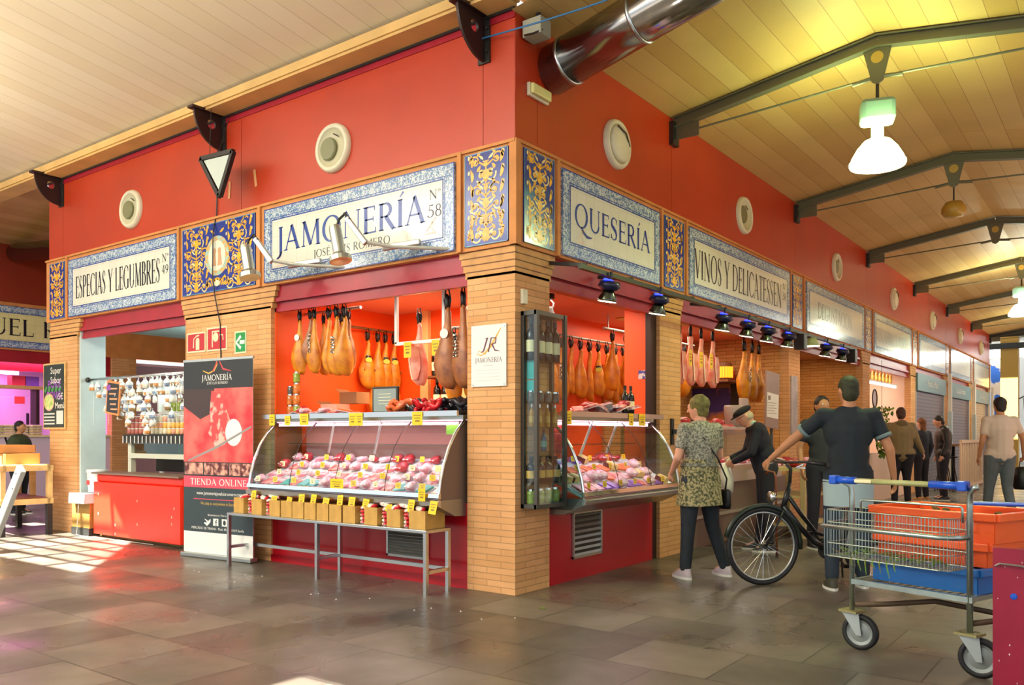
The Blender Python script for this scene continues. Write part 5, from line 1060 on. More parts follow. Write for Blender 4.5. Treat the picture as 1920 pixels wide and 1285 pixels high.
# ------------------------------------------------------------------ trolley
th_ = math.atan2(-.24, .67); ux = Vector((math.cos(th_), math.sin(th_), 0)); uy = Vector((-ux.y, ux.x, 0)); TO = Vector((2.62, -.10, 0))
def TL(x, y, z=0): v = TO+ux*x+uy*y; return (v.x, v.y, z)
t = thing('shopping_trolley', 'steel market trolley with blue-ended handlebar and wire basket', 'trolley', TO, th_)
galv = mat('galvanised_tube', '#a9b8b4', .3, .9, var=.15, vs=9); Wd = .71
for x, s in ((0, 1), (Wd, -1)):
    b = B().tube([(x, 0, .235), (x, 0, .92), (x-s*.005, -.005, .985), (x-s*.04, -.03, 1.015), (x-s*.06, -.03, 1.02)], .016, 12); b.build('post', galv, t, smooth=True)
B().tube([(-.075, -.035, 1.022), (Wd+.0, -.035, 1.022)], .016, 12).build('handlebar', mat('olive_label_tube', '#a3a56c', .35, var=.15, vs=6), t, smooth=True)
blu = mat('blue_grip_plastic', '#1a55c8', .3)
B().tube([(-.10, -.035, 1.022), (.05, -.035, 1.022)], .022, 14).build('handle_grip', blu, t, smooth=True); B().tube([(Wd-.20, -.035, 1.022), (Wd+.01, -.035, 1.022)], .022, 14).build('handle_grip', blu, t, smooth=True)
for x in (-.09, Wd-.01): B().box(x-.03, x+.02, -.065, -.01, .995, 1.05).build('grip_clamp', blu, t, bevel=.008)
B().box(.05, .16, -.053, -.05, 1.012, 1.032).build('handle_sticker', cardw, t)
# platform
b = B()
for y in (0, .60): b.bar((0, y, .41), (Wd+.02, y, .41), .03, .03)
for x in (0, Wd): b.bar((x, 0, .41), (x, .62, .41), .025, .025)
for k in range(1, 14): b.bar((Wd*k/14, 0, .418), (Wd*k/14, .60, .418), .006, .006)
b.build('platform', galv, t)
b = B().tube([(.02, .0, .27), (.15, .12, .28), (.32, .35, .30), (Wd*.9, .45, .27)], .016, 8); b.tube([(Wd, .02, .28), (Wd+.10, .2, .30), (Wd+.15, .5, .28)], .016, 8); b.build('lower_brace', mat('rusty_tube', '#5d4a38', .6, .3), t, smooth=True)
# wire basket
b = B(); bx0, bx1, by0, by1, bz0, bz1 = -.10, .66, -.13, .13, .565, .845
def loopw(z, r, e=0.): 
    b.tube([(bx0-e, by0+.03-e, z), (bx0+.03-e, by0-e, z), (bx1-.05+e, by0-e, z), (bx1+e, by0+.05-e, z), (bx1+e, by1+e, z), (bx0-e, by1+e, z)], r, 6, closed=True)
for z in (bz0, bz0+.08, bz0+.205, bz1): loopw(z, .0036)
n = 36
for k in range(n+1):
    x = bx0+(bx1-bx0)*k/n; b.tube([(x, by0, bz1), (x, by0, bz0), (x, by1, bz0), (x, by1, bz1)], .0018, 4)
for k in range(1, 11):
    y = by0+(by1-by0)*k/11; b.tube([(bx0, y, bz1), (bx0, y, bz0), (bx1, y, bz0), (bx1, y, bz1)], .0018, 4)
for k in range(1, 6): y = by0+(by1-by0)*k/6; 
b.build('wire_basket', galv, t)
B().tube([(bx0-.02, by0+.02, .745), (bx0-.01, by0-.012, .745), (bx1-.04, by0-.012, .745), (bx1+.02, by0+.03, .745), (Wd, 0, .745)], .014, 10).build('basket_bumper', galv, t, smooth=True)
B().tube([(.045, .02, .82), (.045, .02, .895), (.06, .02, .905), (Wd-.06, .02, .905), (Wd-.05, .02, .895), (Wd-.05, .02, .82)], .007, 8).build('hinge_wire', galv, t, smooth=True)
def caster(x, y, a):
    o = B().box(x-.06, x+.06, y-.05, y+.05, .222, .236).build('caster_plate', mat('zinc_yellow', '#a39a6c', .4, .7), t)
    M = Matrix.Translation((x, y, 0)) @ Matrix.Rotation(a, 4, 'Z'); b = B()
    for s in (-1, 1):
        for q_ in ((0,),): b.poly([M @ Vector(v) for v in ((-.05, s*.032, .222), (.05, s*.032, .222), (.065, s*.032, .09), (.035, s*.032, .09))]); b.poly([M @ Vector(v) for v in ((-.05, s*.028, .222), (.035, s*.028, .09), (.065, s*.028, .09), (.05, s*.028, .222))])
    b.box(-.05, .05, -.032, .032, .214, .224, M); b.build('caster_fork', mat('zinc_white', '#b9c2c0', .35, .6), o)
    Mw = M @ Matrix.Translation((.05, 0, .107)) @ Matrix.Rotation(PI/2, 4, 'X')
    B().lathe([(.078, -.022), (.098, -.022), (.107, -.012), (.107, .012), (.098, .022), (.078, .022), (.078, -.022)], 32, Mw).build('caster_tyre', rub, o, smooth=True)
    B().lathe([(.0001, -.014), (.02, -.016), (.06, -.010), (.079, -.016), (.079, .016), (.06, .010), (.02, .016), (.0001, .014)], 24, Mw).build('caster_wheel', mat('grey_wheel', '#8d9490', .4, .4), o)
caster(0, 0, .25); caster(Wd, 0, .30); caster(Wd-.02, .60, 1.0)
def crate(nm, label, x0, x1, y0, y1, z0, z1, m):
    t = thing(nm, label, 'crate', TL((x0+x1)/2, (y0+y1)/2, z0), th_); w_, d_, h_ = (x1-x0)/2, (y1-y0)/2, z1-z0; b = B()
    b.box(-w_+.02, w_-.02, -d_+.02, d_-.02, 0, .008)
    for s in (-1, 1):
        b.bar((s*(w_-.02), -d_+.02, h_/2), (s*(w_-.01), d_-.02, h_/2), .006, h_); b.bar((-w_+.02, s*(d_-.015), h_/2), (w_-.02, s*(d_-.015), h_/2), .006, h_)
    b.build('crate_walls', m, t); b = B()
    for a_, c_ in (((-w_, -d_), (w_, -d_)), ((w_, -d_), (w_, d_)), ((w_, d_), (-w_, d_)), ((-w_, d_), (-w_, -d_))): b.bar((*a_, h_-.02), (*c_, h_-.02), .035, .045)
    b.build('crate_rim', m, t, bevel=.006); return t
crate('plastic_crate', 'blue plastic crate on the platform of the market trolley', .06, .72, .08, .60, .425, .565, mat('blue_crate', '#1369b8', .35, var=.08, vs=4))
orc = mat('orange_crate', '#ef5c1c', .35, var=.08, vs=4)
crate('plastic_crate', 'lower orange plastic crate stacked in the blue one on the trolley', .06, .74, .14, .60, .568, .70, orc); crate('plastic_crate', 'upper orange plastic crate on top of the trolley stack', .03, .78, .14, .66, .702, .865, orc)
b = B(); rr = random.Random(3)
for k in range(70):
    x, y = rr.uniform(-.29, .29), rr.uniform(-.22, .22); b.sph((x, y, .09+rr.uniform(0, .045)), .03, .012, .010, 6, Matrix.Rotation(rr.uniform(0, 3), 4, 'Z') @ Matrix.Rotation(rr.uniform(-.5, .5), 4, 'Y'))
o = b.build('vegetable_trimmings', mat('brown_leaf_scraps', '#5a3d24', .8, col2='#6f6a30', vs=14), smooth=True); o.location = TL(.46, .40, .705); o.rotation_euler = (0, 0, th_); tag(o, 'brown and green vegetable trimmings heaped in the upper orange crate', 'vegetables', kind='stuff')
b = B()
for k in range(60):
    p = Vector((rr.uniform(bx0+.02, bx1-.02), rr.uniform(by0+.02, by1-.02), bz0+.012+rr.uniform(0, .015))); a = rr.uniform(0, 6); b.tube([p, p+Vector((.05*math.cos(a), .05*math.sin(a), .01))], .003, 4); b.sph(p, .016, .006, .004, 6, Matrix.Rotation(a, 4, 'Z'))
for k in range(7): p = Vector((.08+.045*k, by0+.01, bz0+.01)); b.tube([p, p+Vector((.01, -.02, -.02)), p+Vector((.02+.01*(k % 2), -.022, -.05-.02*(k % 3)))], [.005, .005, .002], 5)
o = b.build('green_leaves', mat('fresh_leaves', '#5f9a2a', .5, col2='#6f5a2a', vs=20)); o.location = TO; o.rotation_euler = (0, 0, th_); tag(o, 'loose green leaves and stalks in the bottom of the wire basket', 'leaves', kind='stuff')
tag(B().tube([(-.2, 0, 0), (.32, .02, .02)], .012, 8).build('blue_pole', blu, loc=TL(.62, .55, .885), rz=th_), 'thin blue pole lying across the upper orange crate', 'pole')
# maroon board at right
t = thing('maroon_board', 'worn maroon board standing at the right edge, with a blue dot and a metal handle', 'board', (3.43, -.62, .0), .08)
B().box(0, .62, -.016, .016, .0, .735).build('board_panel', mat('worn_maroon', '#8a1030', .45, col2='#9c1838', vs=5, bump=.05), t); B().lathe([(.016, .016), (.014, .022), (.0001, .023)], 16, Matrix.Translation((.09, 0, .50)) @ RY).build('blue_dot', blu, t)
B().tube([(.01, -.02, .645), (.03, -.03, .66), (.12, -.03, .655), (.17, -.02, .64)], .005, 6).build('wire_handle', alu, t); b = B(); rr = random.Random(5)
for k in range(40): b.disc(rr.uniform(.02, .6), rr.uniform(.03, .7), rr.uniform(.001, .004), rr.uniform(.002, .006), -.0165, 6)
b.build('paint_chips', paper, t)
t = thing('sack', 'pale sack behind the maroon board at the right edge', 'sack', (3.75, .45, 0)); b = B().loft([(0, 0, 0, .16, .14), (0, 0, .1, .2, .17), (0, 0, .6, .19, .16), (0, 0, .82, .14, .10)], 16); b.jit(.02, 6); b.build('sack_body', mat('sack_cloth', '#c9bfae', .8), t, smooth=True); B().sph((0, 0, .84), .12, .10, .06).jit(.03, 14).build('sack_contents', mat('dry_herbs', '#6a5a3a', .8), t, smooth=True)
# ------------------------------------------------------------------ roll-up banner
t = thing('rollup_banner', 'tall JAMONERÍA roll-up banner with a photo of carved ham, TIENDA ONLINE', 'banner', (-3.67, -.25, 0), .10); t.scale = (.885, 1, 1)
w_ = .60; X0 = -w_
B().box(-w_-.01, w_+.01, -.05, .05, 0, .05).build('banner_base', alu, t, bevel=.01); B().box(-w_-.005, w_+.005, -.012, .012, 2.07, 2.095).build('top_bar', alu, t); B().tube([(0, .03, .04), (0, .02, 2.07)], .012, 8).build('support_pole', alu, t)
B().box(-w_, w_, -.006, -.002, .05, 2.07).build('banner_sheet', white, t)
yb = -.0075; dk = mat('banner_black', '#1f211f', .4); slate = mat('banner_slate', '#2c3a3e', .4)
B().quad(-w_, w_, 1.78, 2.07, yb).build('dark_header', dk, t); B().quad(-w_, w_, .86, 1.01, yb).build('dark_band', dk, t); B().quad(-w_, w_, .27, .74, yb).build('slate_band', slate, t)
B().quad(-w_, w_, .74, .86, yb).build('pink_band', mat('banner_pink', '#d9475a', .4), t)
hamr = mat('banner_ham', '#c41f2c', .4, col2='#e8685c', vs=3.2, thr=(.38, .62)); B().quad(-w_, w_, 1.01, 1.78, yb).build('ham_photo', hamr, t)
b = B(); b.poly([(-w_, yb-.0004, 1.78), (-.05, yb-.0004, 1.78), (-.10, yb-.0004, 1.52), (-.30, yb-.0004, 1.46), (-w_, yb-.0004, 1.60)]); b.build('photo_shadow_shape', mat('banner_dark_shape', '#3a2622', .4), t)
b = B(); b.poly([(-.10, yb-.0006, 1.76), (.10, yb-.0006, 1.70), (.22, yb-.0006, 1.45), (.14, yb-.0006, 1.2), (-.02, yb-.0006, 1.15), (-.16, yb-.0006, 1.32)]); b.build('ham_slice', mat('slice_red', '#d8413f', .4, col2='#f2b3a2', vs=7, thr=(.52, .6)), t)
B().disc(.28, 1.32, .14, .14, yb-.0008, 20).build('white_plate', mat('plate_cream', '#efe6da', .4), t)
B().ribbon([(-.52, 1.02), (0.0, 1.17), (.58, 1.38)], [.02, .028, .02], yb-.001).build('knife', mat('banner_grey', '#8b8580', .3), t)
b = B(); b.ribbon([(-.25, 1.97), (-.15, 1.94), (-.05, 1.97), (.0, 2.03), (-.02, 2.065)], [.008, .014, .014, .012, .01], yb-.0004); b.build('logo_flourish', om, t); B().ribbon([(-.08, 1.955), (.0, 2.06)], .016, yb-.0006).ribbon([(.04, 2.06), (.10, 1.98), (.24, 1.955)], [.014, .02, .006], yb-.0006).build('logo_letter', mat('logo_red', '#c43a3a', .4), t)
text(B(), 'JAMONERÍA', -.27, 1.865, .06, .52, yb-.0006, bold=1.1).build('lettering', paper, t); text(B(), 'JOSÉ LUIS ROMERO', -.18, 1.825, .026, .36, yb-.0006).build('lettering', paper, t)
text(B(), 'TIENDA ONLINE', -.48, .768, .065, .98, yb-.0006, bold=1.1).build('lettering', paper, t)
small('web_line', 'www.jamoneriajoseluisromero.com', .052, paper, t, (.03, yb-.0008, .665), sx=1.05); B().quad(-.42, .45, .615, .622, yb-.0006).build('pink_rule', mat('banner_pink', '#d9475a'), t)
small('ship_line', 'We ship to everywhere in Europe', .045, mat('banner_gold', '#c9a040', .4), t, (.02, yb-.0008, .56)); small('find_line', 'Encuéntranos en: / Find us on:', .03, paper, t, (.02, yb-.0008, .445))
small('address_line', 'MERCADO DE TRIANA · Mod. 49-58, 41010 Sevilla', .037, paper, t, (.0, yb-.0008, .30), sx=1.15)
b = B(); b.ribbon([(-.23, .37), (-.18, .355), (-.13, .39), (-.12, .41)], [.01, .035, .03, .01], yb-.0006); b.ribbon([(-.22, .41), (-.17, .385)], [.004, .02], yb-.0006); b.build('bird_icon', paper, t)
B().quad(-.07, .02, .345, .42, yb-.0006).build('square_icon', paper, t); b = B(); b.ribbon([(-.02, .345), (-.02, .40), (-.0, .41)], .013, yb-.001).ribbon([(-.04, .385), (.0, .385)], .010, yb-.001); b.build('letter_icon', slate, t)
b = B(); b.quad(.08, .17, .345, .42, yb-.0006); b.build('camera_icon', paper, t); B().disc(.125, .382, .026, .026, yb-.001, 14).build('camera_lens', slate, t)
for i, x in enumerate((-.58, -.23, .21)): B().quad(x, x+(.33, .42, .38)[i], .875, 1.0, yb-.0006).build('small_photo', mat('stall_photo_%d' % i, '#5a2020', .4, col2='#d9a08a', vs=(9, 14, 18)[i], thr=(.42, .6)), t)
# safety signs
def wsign(nm, label, x, z, w_, h_, col):
    t = thing(nm, label, 'sign', (x, 0, z)); B().box(-w_/2, w_/2, -.008, 0, -h_/2, h_/2).build('sign_edge', mat('sign_cream', '#d9cfa8', .4), t); B().quad(-w_/2+.018, w_/2-.018, -h_/2+.018, h_/2-.018, -.0085).build('sign_face', mat('sign_'+col, col, .35), t); return t
t = wsign('extinguisher_sign', 'red fire extinguisher sign on the brick pillar, leftmost of three', -4.44, 2.33, .36, .225, '#b41f24'); b = B(); b.ribbon([(.03, -.085), (.03, .03), (.028, .05)], [.07, .07, .03], -.0095).ribbon([(.0, .07), (.06, .075)], .016, -.0095).ribbon([(.0, .065), (-.045, .04), (-.05, -.06)], [.014, .012, .02], -.0095); b.build('extinguisher_symbol', mat('sign_cream', '#d9cfa8'), t)
t = wsign('hose_sign', 'red fire hose sign with white frame, middle of the three pillar signs', -4.05, 2.345, .37, .26, '#b41f24'); b = B(); b.disc(-.02, .02, .052, .052, -.0095, 16).ribbon([(.05, .04), (.11, .04), (.12, -.02)], .016, -.0095); b.quad(-.09, -.07, -.09, .08, -.0095); b.quad(-.09, .05, .075, .09, -.0095); b.build('hose_symbol', mat('sign_cream', '#d9cfa8'), t)
t = wsign('exit_sign', 'green exit arrow sign, rightmost of the three pillar signs', -3.625, 2.28, .205, .24, '#0e8a3c'); b = B(); b.ribbon([(-.01, 0), (.075, 0)], .04, -.0095).ribbon([(-.075, 0), (.01, .065)], [.02, .035], -.0095).ribbon([(-.075, 0), (.01, -.065)], [.02, .035], -.0095); b.build('arrow', paper, t)
# ------------------------------------------------------------------ spice stall
t = thing('red_counter', 'bright red metal counter front of the spice stall', 'counter', (-5.66, .0, 0)); B().box(-.98, .97, -.05, .30, .04, .70).build('counter_front', redcount, t, bevel=.006); B().box(-.96, .97, -.02, .34, .70, .80).build('counter_ledge', redcount, t, bevel=.02); B().box(-1.0, .97, -.07, .34, .80, .82).build('counter_top', greyb, t)
b = B(); [b.disc(x, z, .012, .018, -.0515, 8) for x, z in ((-.86, .55), (-.86, .30), (.06, .50), (.06, .22), (.85, .45), (.80, .35), (.80, .27), (-.45, .18), (-.45, .07))]; b.build('paint_chips', mat('pink_chips', '#ef9a86', .5), t)
t = thing('white_shelf_unit', 'cream shelf unit with glass front under the spice jars', 'shelf', (-5.60, .35, .82)); 
for x in (-.72, .90): B().box(x-.04, x+.04, -.10, -.04, 0, .48).build('post', mat('cream_metal', '#c9cbb8', .5), t)
B().box(-.70, .93, -.12, .3, .18, .24).build('middle_shelf', mat('cream_metal', '#c9cbb8'), t); B().box(-.62, .88, -.09, -.085, .24, .46).build('green_glass', glassmat('green_glass_pane', '#9fc0ae', .2), t); B().box(-.80, .95, -.14, .34, .44, .48).build('top_shelf', dgrey, t); B().box(-.70, .9, .25, .28, .0, .44).build('back', mat('shadow_back', '#2a2a22', .6), t)
tag(B().box(-.05, .12, -.02, .08, 0, .13).build('green_packet', mat('lime_packet', '#8fc22a', .4), loc=(-5.35, .38, 1.062)), 'lime green packet on the middle shelf of the spice counter', 'packet')
cols = [mat('spice_%d' % i, c, .3, var=.2, vs=20) for i, c in enumerate(('#a85a4a', '#c98a6a', '#d9a23a', '#c9c0a0', '#b5b0a8', '#e0b070', '#8a3a34'))]
JP = [Proto(jar('spice_tub', m, mat('white_lid', '#e6e6de', .4), .036, .075)) for m in cols]
for r in range(4):
    for i in range(18):
        k = (0 if i < 5 else rnd.choice([1, 3, 4, 5] if r != 1 else [1, 2, 2, 5])); k = 6 if (r == 3 and i < 2) else k
        if r == 3 and i > 3 and i % 5 == 0: continue
        JP[k].put((-6.34+.092*i, .27+(.0 if r < 3 else .14), 1.302+.077*(r if r < 3 else 2.4)), label='spice tub, %s from the left in the %s tier of the spice display' % (O[i], O[r]), group='spice tubs in tiers')
b = B()
for i in range(19): b.box(-6.40+.092*i, -6.388+.092*i, -.0, .008, 0, .09)
struct('trim_34', B().box(-6.40, -4.72, .36, .46, 1.30, 1.486), dgrey)
t = thing('tag_strip', 'dark strip with white vertical tags along the front of the spice tubs', 'label strip', (0, .20, 1.19)); B().box(-6.42, -4.70, .01, .03, 0, .10).build('strip', dgrey, t); b.build('tags', paper, t)
t = thing('chrome_bar', 'chrome bar across the spice stall from which spice bags hang', 'rail', (0, .12, 2.02)); B().tube([(-7.12, 0, .0), (-4.68, 0, .0)], .018, 10).build('bar', chrome, t, smooth=True); B().sph((-7.12, 0, 0), .035).build('bar_end', dgrey, t, smooth=True)
def sbag(c):
    t = thing('spice_bag', 'x', 'bag', (0, 0, 0)); b = B().loft([(0, 0, -.13, .02, .012), (0, 0, -.12, .042, .022), (0, 0, -.06, .040, .024), (0, 0, -.03, .018, .012), (0, 0, -.015, .008, .006), (0, 0, .0, .022, .008)], 10); b.jit(.012, 22); b.build('bag_film', mat('bag_film', '#dfe4e2', .15), t, smooth=True)
    B().loft([(0, 0, -.129, .02, .014), (0, 0, -.122, .044, .0245), (0, 0, -.085, .0435, .026)], 10).build('bag_contents', c, t, smooth=True); return t
SB = [Proto(sbag(mat('sb_%d' % i, c, .4, var=.3, vs=30))) for i, c in enumerate(('#c98a4a', '#8a6a3a', '#7f8fa8', '#d9d2c0'))]
for s_ in range(24):
    n = (1, 2, 1, 3, 4, 5, 6, 5, 5, 6, 4, 3, 5, 6, 7, 3, 2, 2, 5, 3, 2, 4, 3, 2)[s_] if s_ > 2 else (1, 2, 1)[s_]
    if s_ in (5, 6): n = 1
    x = -6.98+.097*s_
    for j in range(n): SB[(s_*3+j) % 4].put((x+rnd.uniform(-.025, .025), .12+rnd.uniform(-.04, .04), 2.0-.095*j), rnd.uniform(0, 3), 'clear spice bag, %s down on the %s string from the left' % (O[j], O[s_]), 'clear spice bags hanging from the bar')
for s_ in (0, 4, 9, 14, 20): tag(B().tube([(0, 0, -.02), (0, 0, -.6)], .002, 4).build('string', paper, loc=(-6.98+.097*s_, .12, 2.02)), 'thin white string holding spice bags, %s from the left' % O[(0, 4, 9, 14, 20).index(s_)], 'string')
t = thing('price_board', 'black and orange price board tilted among the hanging spice bags', 'board', (-6.36, .06, 1.76)); b = B().box(-.16, .16, -.008, .008, -.21, .21, Matrix.Rotation(.12, 4, 'Y')); b.build('board', mat('board_orange', '#d98a4a', .5), t); B().box(-.135, .135, -.010, -.008, -.185, .185, Matrix.Rotation(.12, 4, 'Y')).build('board_face', dk, t)
b = B(); [b.ribbon([(-.10+.012*k, .12-.065*k), (.11-.03*(k % 2), .115-.065*k)], .018, -.0108) for k in range(5)]; b.build('chalk_lines', mat('chalk_orange', '#e6a47a', .6), t); B().quad(-.14, -.05, .10, .17, -.0112).build('purple_tab', mat('purple_tab', '#8a4aa8', .5), t)
t = thing('back_shelves', 'white shelf with dark jars behind the hanging bags of the spice stall', 'shelf', (-6.35, 1.0, 1.55)); B().box(-.40, .28, -.12, .12, 0, .06).build('shelf_board', white, t); B().box(.22, .26, -.10, -.06, -1.43, 0).box(-.38, -.34, -.10, -.06, -1.43, 0).build('shelf_posts', white, t); B().box(-.40, -.37, -.12, .12, -.1, .45).build('side_board', white, t)
for i in range(5): JO.put((-6.62+.11*i, 1.0, 1.611), label='green-lidded jar on the white back shelf, %s from the left' % O[i], group='jars on the white back shelf', sc=1.3)
def backboard(x0, x1, z0, z1, m, label, y=2.95): tag(B().box(x0, x1, y, y+.03, z0, z1).build('back_board', m), label, 'board')
backboard(-6.9, -6.0, 2.10, 2.55, mat('beige_board', '#cdb67c', .5), 'plain beige board high on the back wall of the spice stall')
backboard(-6.7, -4.8, .9, 1.95, mat('orange_lattice', '#d98a2a', .5, col2='#8a6a3a', vs=8, thr=(.45, .5)), 'orange lattice panel behind the spice bags', 2.965)
t = thing('spice_stall_sign', 'small blue bordered sign numbered 57 seen through the spice stall', 'sign', (-5.7, 2.97, 2.32)); B().box(-.25, .25, -.02, 0, -.2, .2).build('sign_tile', mat('olive_tile', '#a8a468', .3), t); small('number', '57', .16, ink, t, (.05, -.022, -.0))
for i, (x, y) in enumerate(((-5.75, 1.2), (-5.1, .9), (-5.4, 2.0))):
    t = thing('pendant_light', 'bright white pendant light inside the spice stall, %s from the left' % O[i], 'lamp', (x, y, 2.70)); B().tube([(0, 0, 0), (0, 0, -.12)], .006, 5).build('cord', dgrey, t); B().lathe([(.02, -.12), (.07, -.14), (.08, -.30), (.05, -.34), (.0001, -.345)], 16).build('lamp_glass', mat('cold_lamp', '#eafcff', .3, emit=7), t, smooth=True); light('stall_light', 'POINT', (x, y, 2.28), 22, (.88, 1, 1), .1)
tag(B().box(-.20, .20, -.16, .16, 0, .12).jit(.015, 8).build('wrapped_parcel', mat('grey_white_plastic', '#c3cbd0', .3), loc=(-6.86, .0, .42)), 'white plastic wrapped parcel on the step beside the red counter', 'parcel')
t = thing('white_bin', 'white plastic bin with a small red label beside the red counter', 'bin', (-6.80, .08, .55)); B().loft([(0, 0, 0, .12, .10), (0, 0, .26, .14, .12)], 20).build('bin_body', mat('white_bin', '#d8dedd', .4), t, smooth=True); B().loft([(0, 0, .26, .15, .13), (0, 0, .30, .14, .12)], 20).build('bin_lid', mat('white_bin', '#d8dedd'), t, smooth=True); B().box(-.04, .02, -.122, -.112, .10, .16).build('red_label', mat('label_red', '#c23a3a', .5), t)
t = thing('wooden_step', 'brown wooden step block under the parcel beside the red counter', 'step', (-6.90, .02, 0)); B().box(-.24, .22, -.10, .25, .10, .42).build('step_block', mat('brown_step', '#8f6a2e', .6), t); B().box(-.24, .22, -.11, .25, 0, .10).build('plinth', dgrey, t)
tag(B().tube([(-6.84, -.14, .42), (-6.86, -.15, .1), (-6.84, -.17, .02), (-6.7, -.16, .012), (-6.0, -.12, .012), (-5.2, -.08, .012)], .004, 6).build('white_cable', mat('dull_cable', '#a8a89c', .6)), 'thin white cable running down and along the foot of the red counter', 'cable')
t = thing('menu_chalkboard', 'framed chalkboard with a green bowl drawing and purple lettering on the end pillar', 'chalkboard', (-7.745, -.006, 1.82)); B().box(-.31, .31, -.025, 0, -.45, .45).build('frame', wood, t, bevel=.004); B().box(-.285, .285, -.028, -.02, -.425, .425).build('board_face', mat('chalk_black', '#25302e', .7, var=.2, vs=6), t)
small('chalk_title', 'Super\nSabor', .13, paper, t, (.06, -.030, .30)); small('chalk_word', 'POKE\nBOWL', .15, mat('chalk_purple', '#9a4ac0', .7), t, (.02, -.030, .11)); small('chalk_text', '15€\nMenú', .12, paper, t, (.17, -.030, -.05))
B().disc(-.13, -.08, .145, .12, -.0295, 24).build('bowl_rim', mat('chalk_pink', '#d9a08a', .7), t); B().disc(-.13, -.08, .125, .10, -.0305, 24).build('bowl_food', mat('bowl_green', '#7fae4a', .7, col2='#d9d29a', vs=20), t); b = B(); [b.quad(-.27, .03, -.25-.045*k, -.23-.045*k, -.0295) for k in range(4)]; b.quad(.08, .27, -.38, -.20, -.0295); b.build('chalk_block', mat('chalk_grey', '#b9c4c0', .7), t); b = B(); [b.ribbon([(-.25+.1*k, .06), (-.20+.1*k, .13)], .05, -.0293) for k in range(5)]; b.build('chalk_leaves', mat('chalk_green', '#3f8a4a', .7), t)
# ------------------------------------------------------------------ left: timber table, crates, magenta stall
t = thing('timber_table', 'pale timber frame table with black legs at far left', 'table', (-8.02, -.74, 0), -.10)
for x, y in ((-.60, 0), (.56, 0), (-.60, .55), (.56, .55)): B().box(x-.045, x+.045, y-.03, y+.03, 0, .40).build('black_leg', black, t)
b = B()
for y in (0, .55):
    b.box(-.66, .62, y-.035, y+.035, .40, .47).box(-.66, .62, y-.035, y+.035, .83, .90)
    for x in (-.62, -.05, .57): b.box(x-.04, x+.04, y-.03, y+.03, .47, .83)
for x in (-.64, .59): b.box(x-.03, x+.03, 0, .55, .40, .47).box(x-.03, x+.03, 0, .55, .83, .90)
b.build('timber_frame', wood, t); B().box(-.64, .60, .0, .55, .895, .91).build('tabletop', wood, t); B().box(-.64, .60, .0, .55, .47, .48).build('lower_shelf', woodd, t)
for x in (-.90, -1.2): B().box(x-.04, x+.04, .05, .13, 0, .88).build('timber_post', wood, t)
B().box(-1.35, -.6, .03, .15, .82, .89).build('side_beam', wood, t)
for i, (x, z, w2) in enumerate(((-8.32, .912, .42), (-7.80, .912, .40), (-8.05, 1.06, .72))):
    t = thing('wooden_crate', 'open wooden crate on the timber table, %s one' % ('left', 'right', 'top')[i], 'crate', (x, -.47, z), -.10); b = B(); h = (.14, .14, .10)[i]
    for s in (-1, 1): b.box(-w2/2, w2/2, s*.2-.01, s*.2+.01, 0, h); b.box(s*w2/2-.01, s*w2/2+.01, -.2, .2, 0, h)
    b.build('crate_sides', mat('orange_pine', '#b87f45', .6), t); B().box(-w2/2, w2/2, -.2, .2, -.0, .01).build('crate_floor', wood, t)
tag(B().box(-.08, .08, -.05, .05, 0, .26).build('yellow_box', mat('yellow_blue_pack', '#e6cf1a', .4, col2='#1a5a9a', vs=5, thr=(.5, .52)), loc=(-9.25, -.35, .56)), 'yellow and blue pack at the far left edge behind the timber table', 'box')
t = thing('folding_sign', 'slanting white metal leg of a folding sign at the left edge', 'sign frame', (-1.70, -3.0, 0)); B().bar((-.62, 0, .35), (.0, 0, 1.085), .075, .035, up=(0, 1, 0)).build('frame_leg', white, t, bevel=.006); B().bar((-.62, 0, .35), (-.62, .0, .0), .05, .035, up=(0, 1, 0)).build('foot', white, t); b = B(); [b.lathe([(.006, .018), (.0001, .022)], 8, Matrix.Translation(v) @ RY) for v in ((-.04, 0, 1.05), (-.09, 0, .95))]; b.build('rivet', black, t)
B().bar((-.66, -.1, .02), (-.86, .05, .45), .03, .02).build('wood_leg', wood, t)
# magenta stall
magl = light('magenta_light', 'AREA', (-13.3, 1.6, 2.6), 95, (1, .30, .85), 3, (0, 0, 0), 1.6); light('magenta_light', 'AREA', (-12.0, 1.8, 2.5), 5, (1, .2, .8), .6, (0, math.radians(-120), 0), 2)
t = thing('tube_light', 'pink glowing tube light under the ceiling of the magenta stall', 'lamp', (-12.7, 1.3, 2.44)); B().tube([(0, -.5, 0), (0, .30, 0)], .03, 8).build('tube', mat('pink_tube', '#ffd0f4', .3, emit=10), t); B().box(-.04, .04, -.55, .35, .03, .08).build('batten', white, t)
t = thing('hanging_shelf', 'yellowish metal shelf with boxes in the magenta stall', 'shelf', (-12.6, 1.2, 2.14)); B().box(-.15, .15, -1.2, .75, 0, .06).build('shelf_board', mat('brass_shelf', '#b5a85a', .4, .4), t); B().box(-.12, .12, .62, .68, -1.1, 0).build('shelf_post', darkbr, t)
for i, (y, m) in enumerate(((1.55, mat('red_pack', '#d0304a', .5)), (1.78, purp), (.35, mat('blue_pack', '#3040b0', .5)))): tag(B().box(-.1, .1, -.14, .1, 0, .18).build('shelf_box', m, loc=(-12.6, y, 2.20)), ('red box on the hanging shelf of the magenta stall', 'purple box on the hanging shelf of the magenta stall', 'blue box at the left end of the hanging shelf')[i], 'box')
t = thing('white_cold_room_door', 'white cold room door inside the magenta stall', 'door', (-14.9, 2.6, 0)); B().box(-.05, 0, -.9, .2, 0, 2.1).build('door_leaf', mag, t, bevel=.01); B().box(0, .04, .08, .12, 1.5, 1.75).build('door_handle', black, t); B().box(.0, .006, -.15, .05, 1.95, 2.10).build('door_label', mat('label_orange', '#d9503a', .5), t)
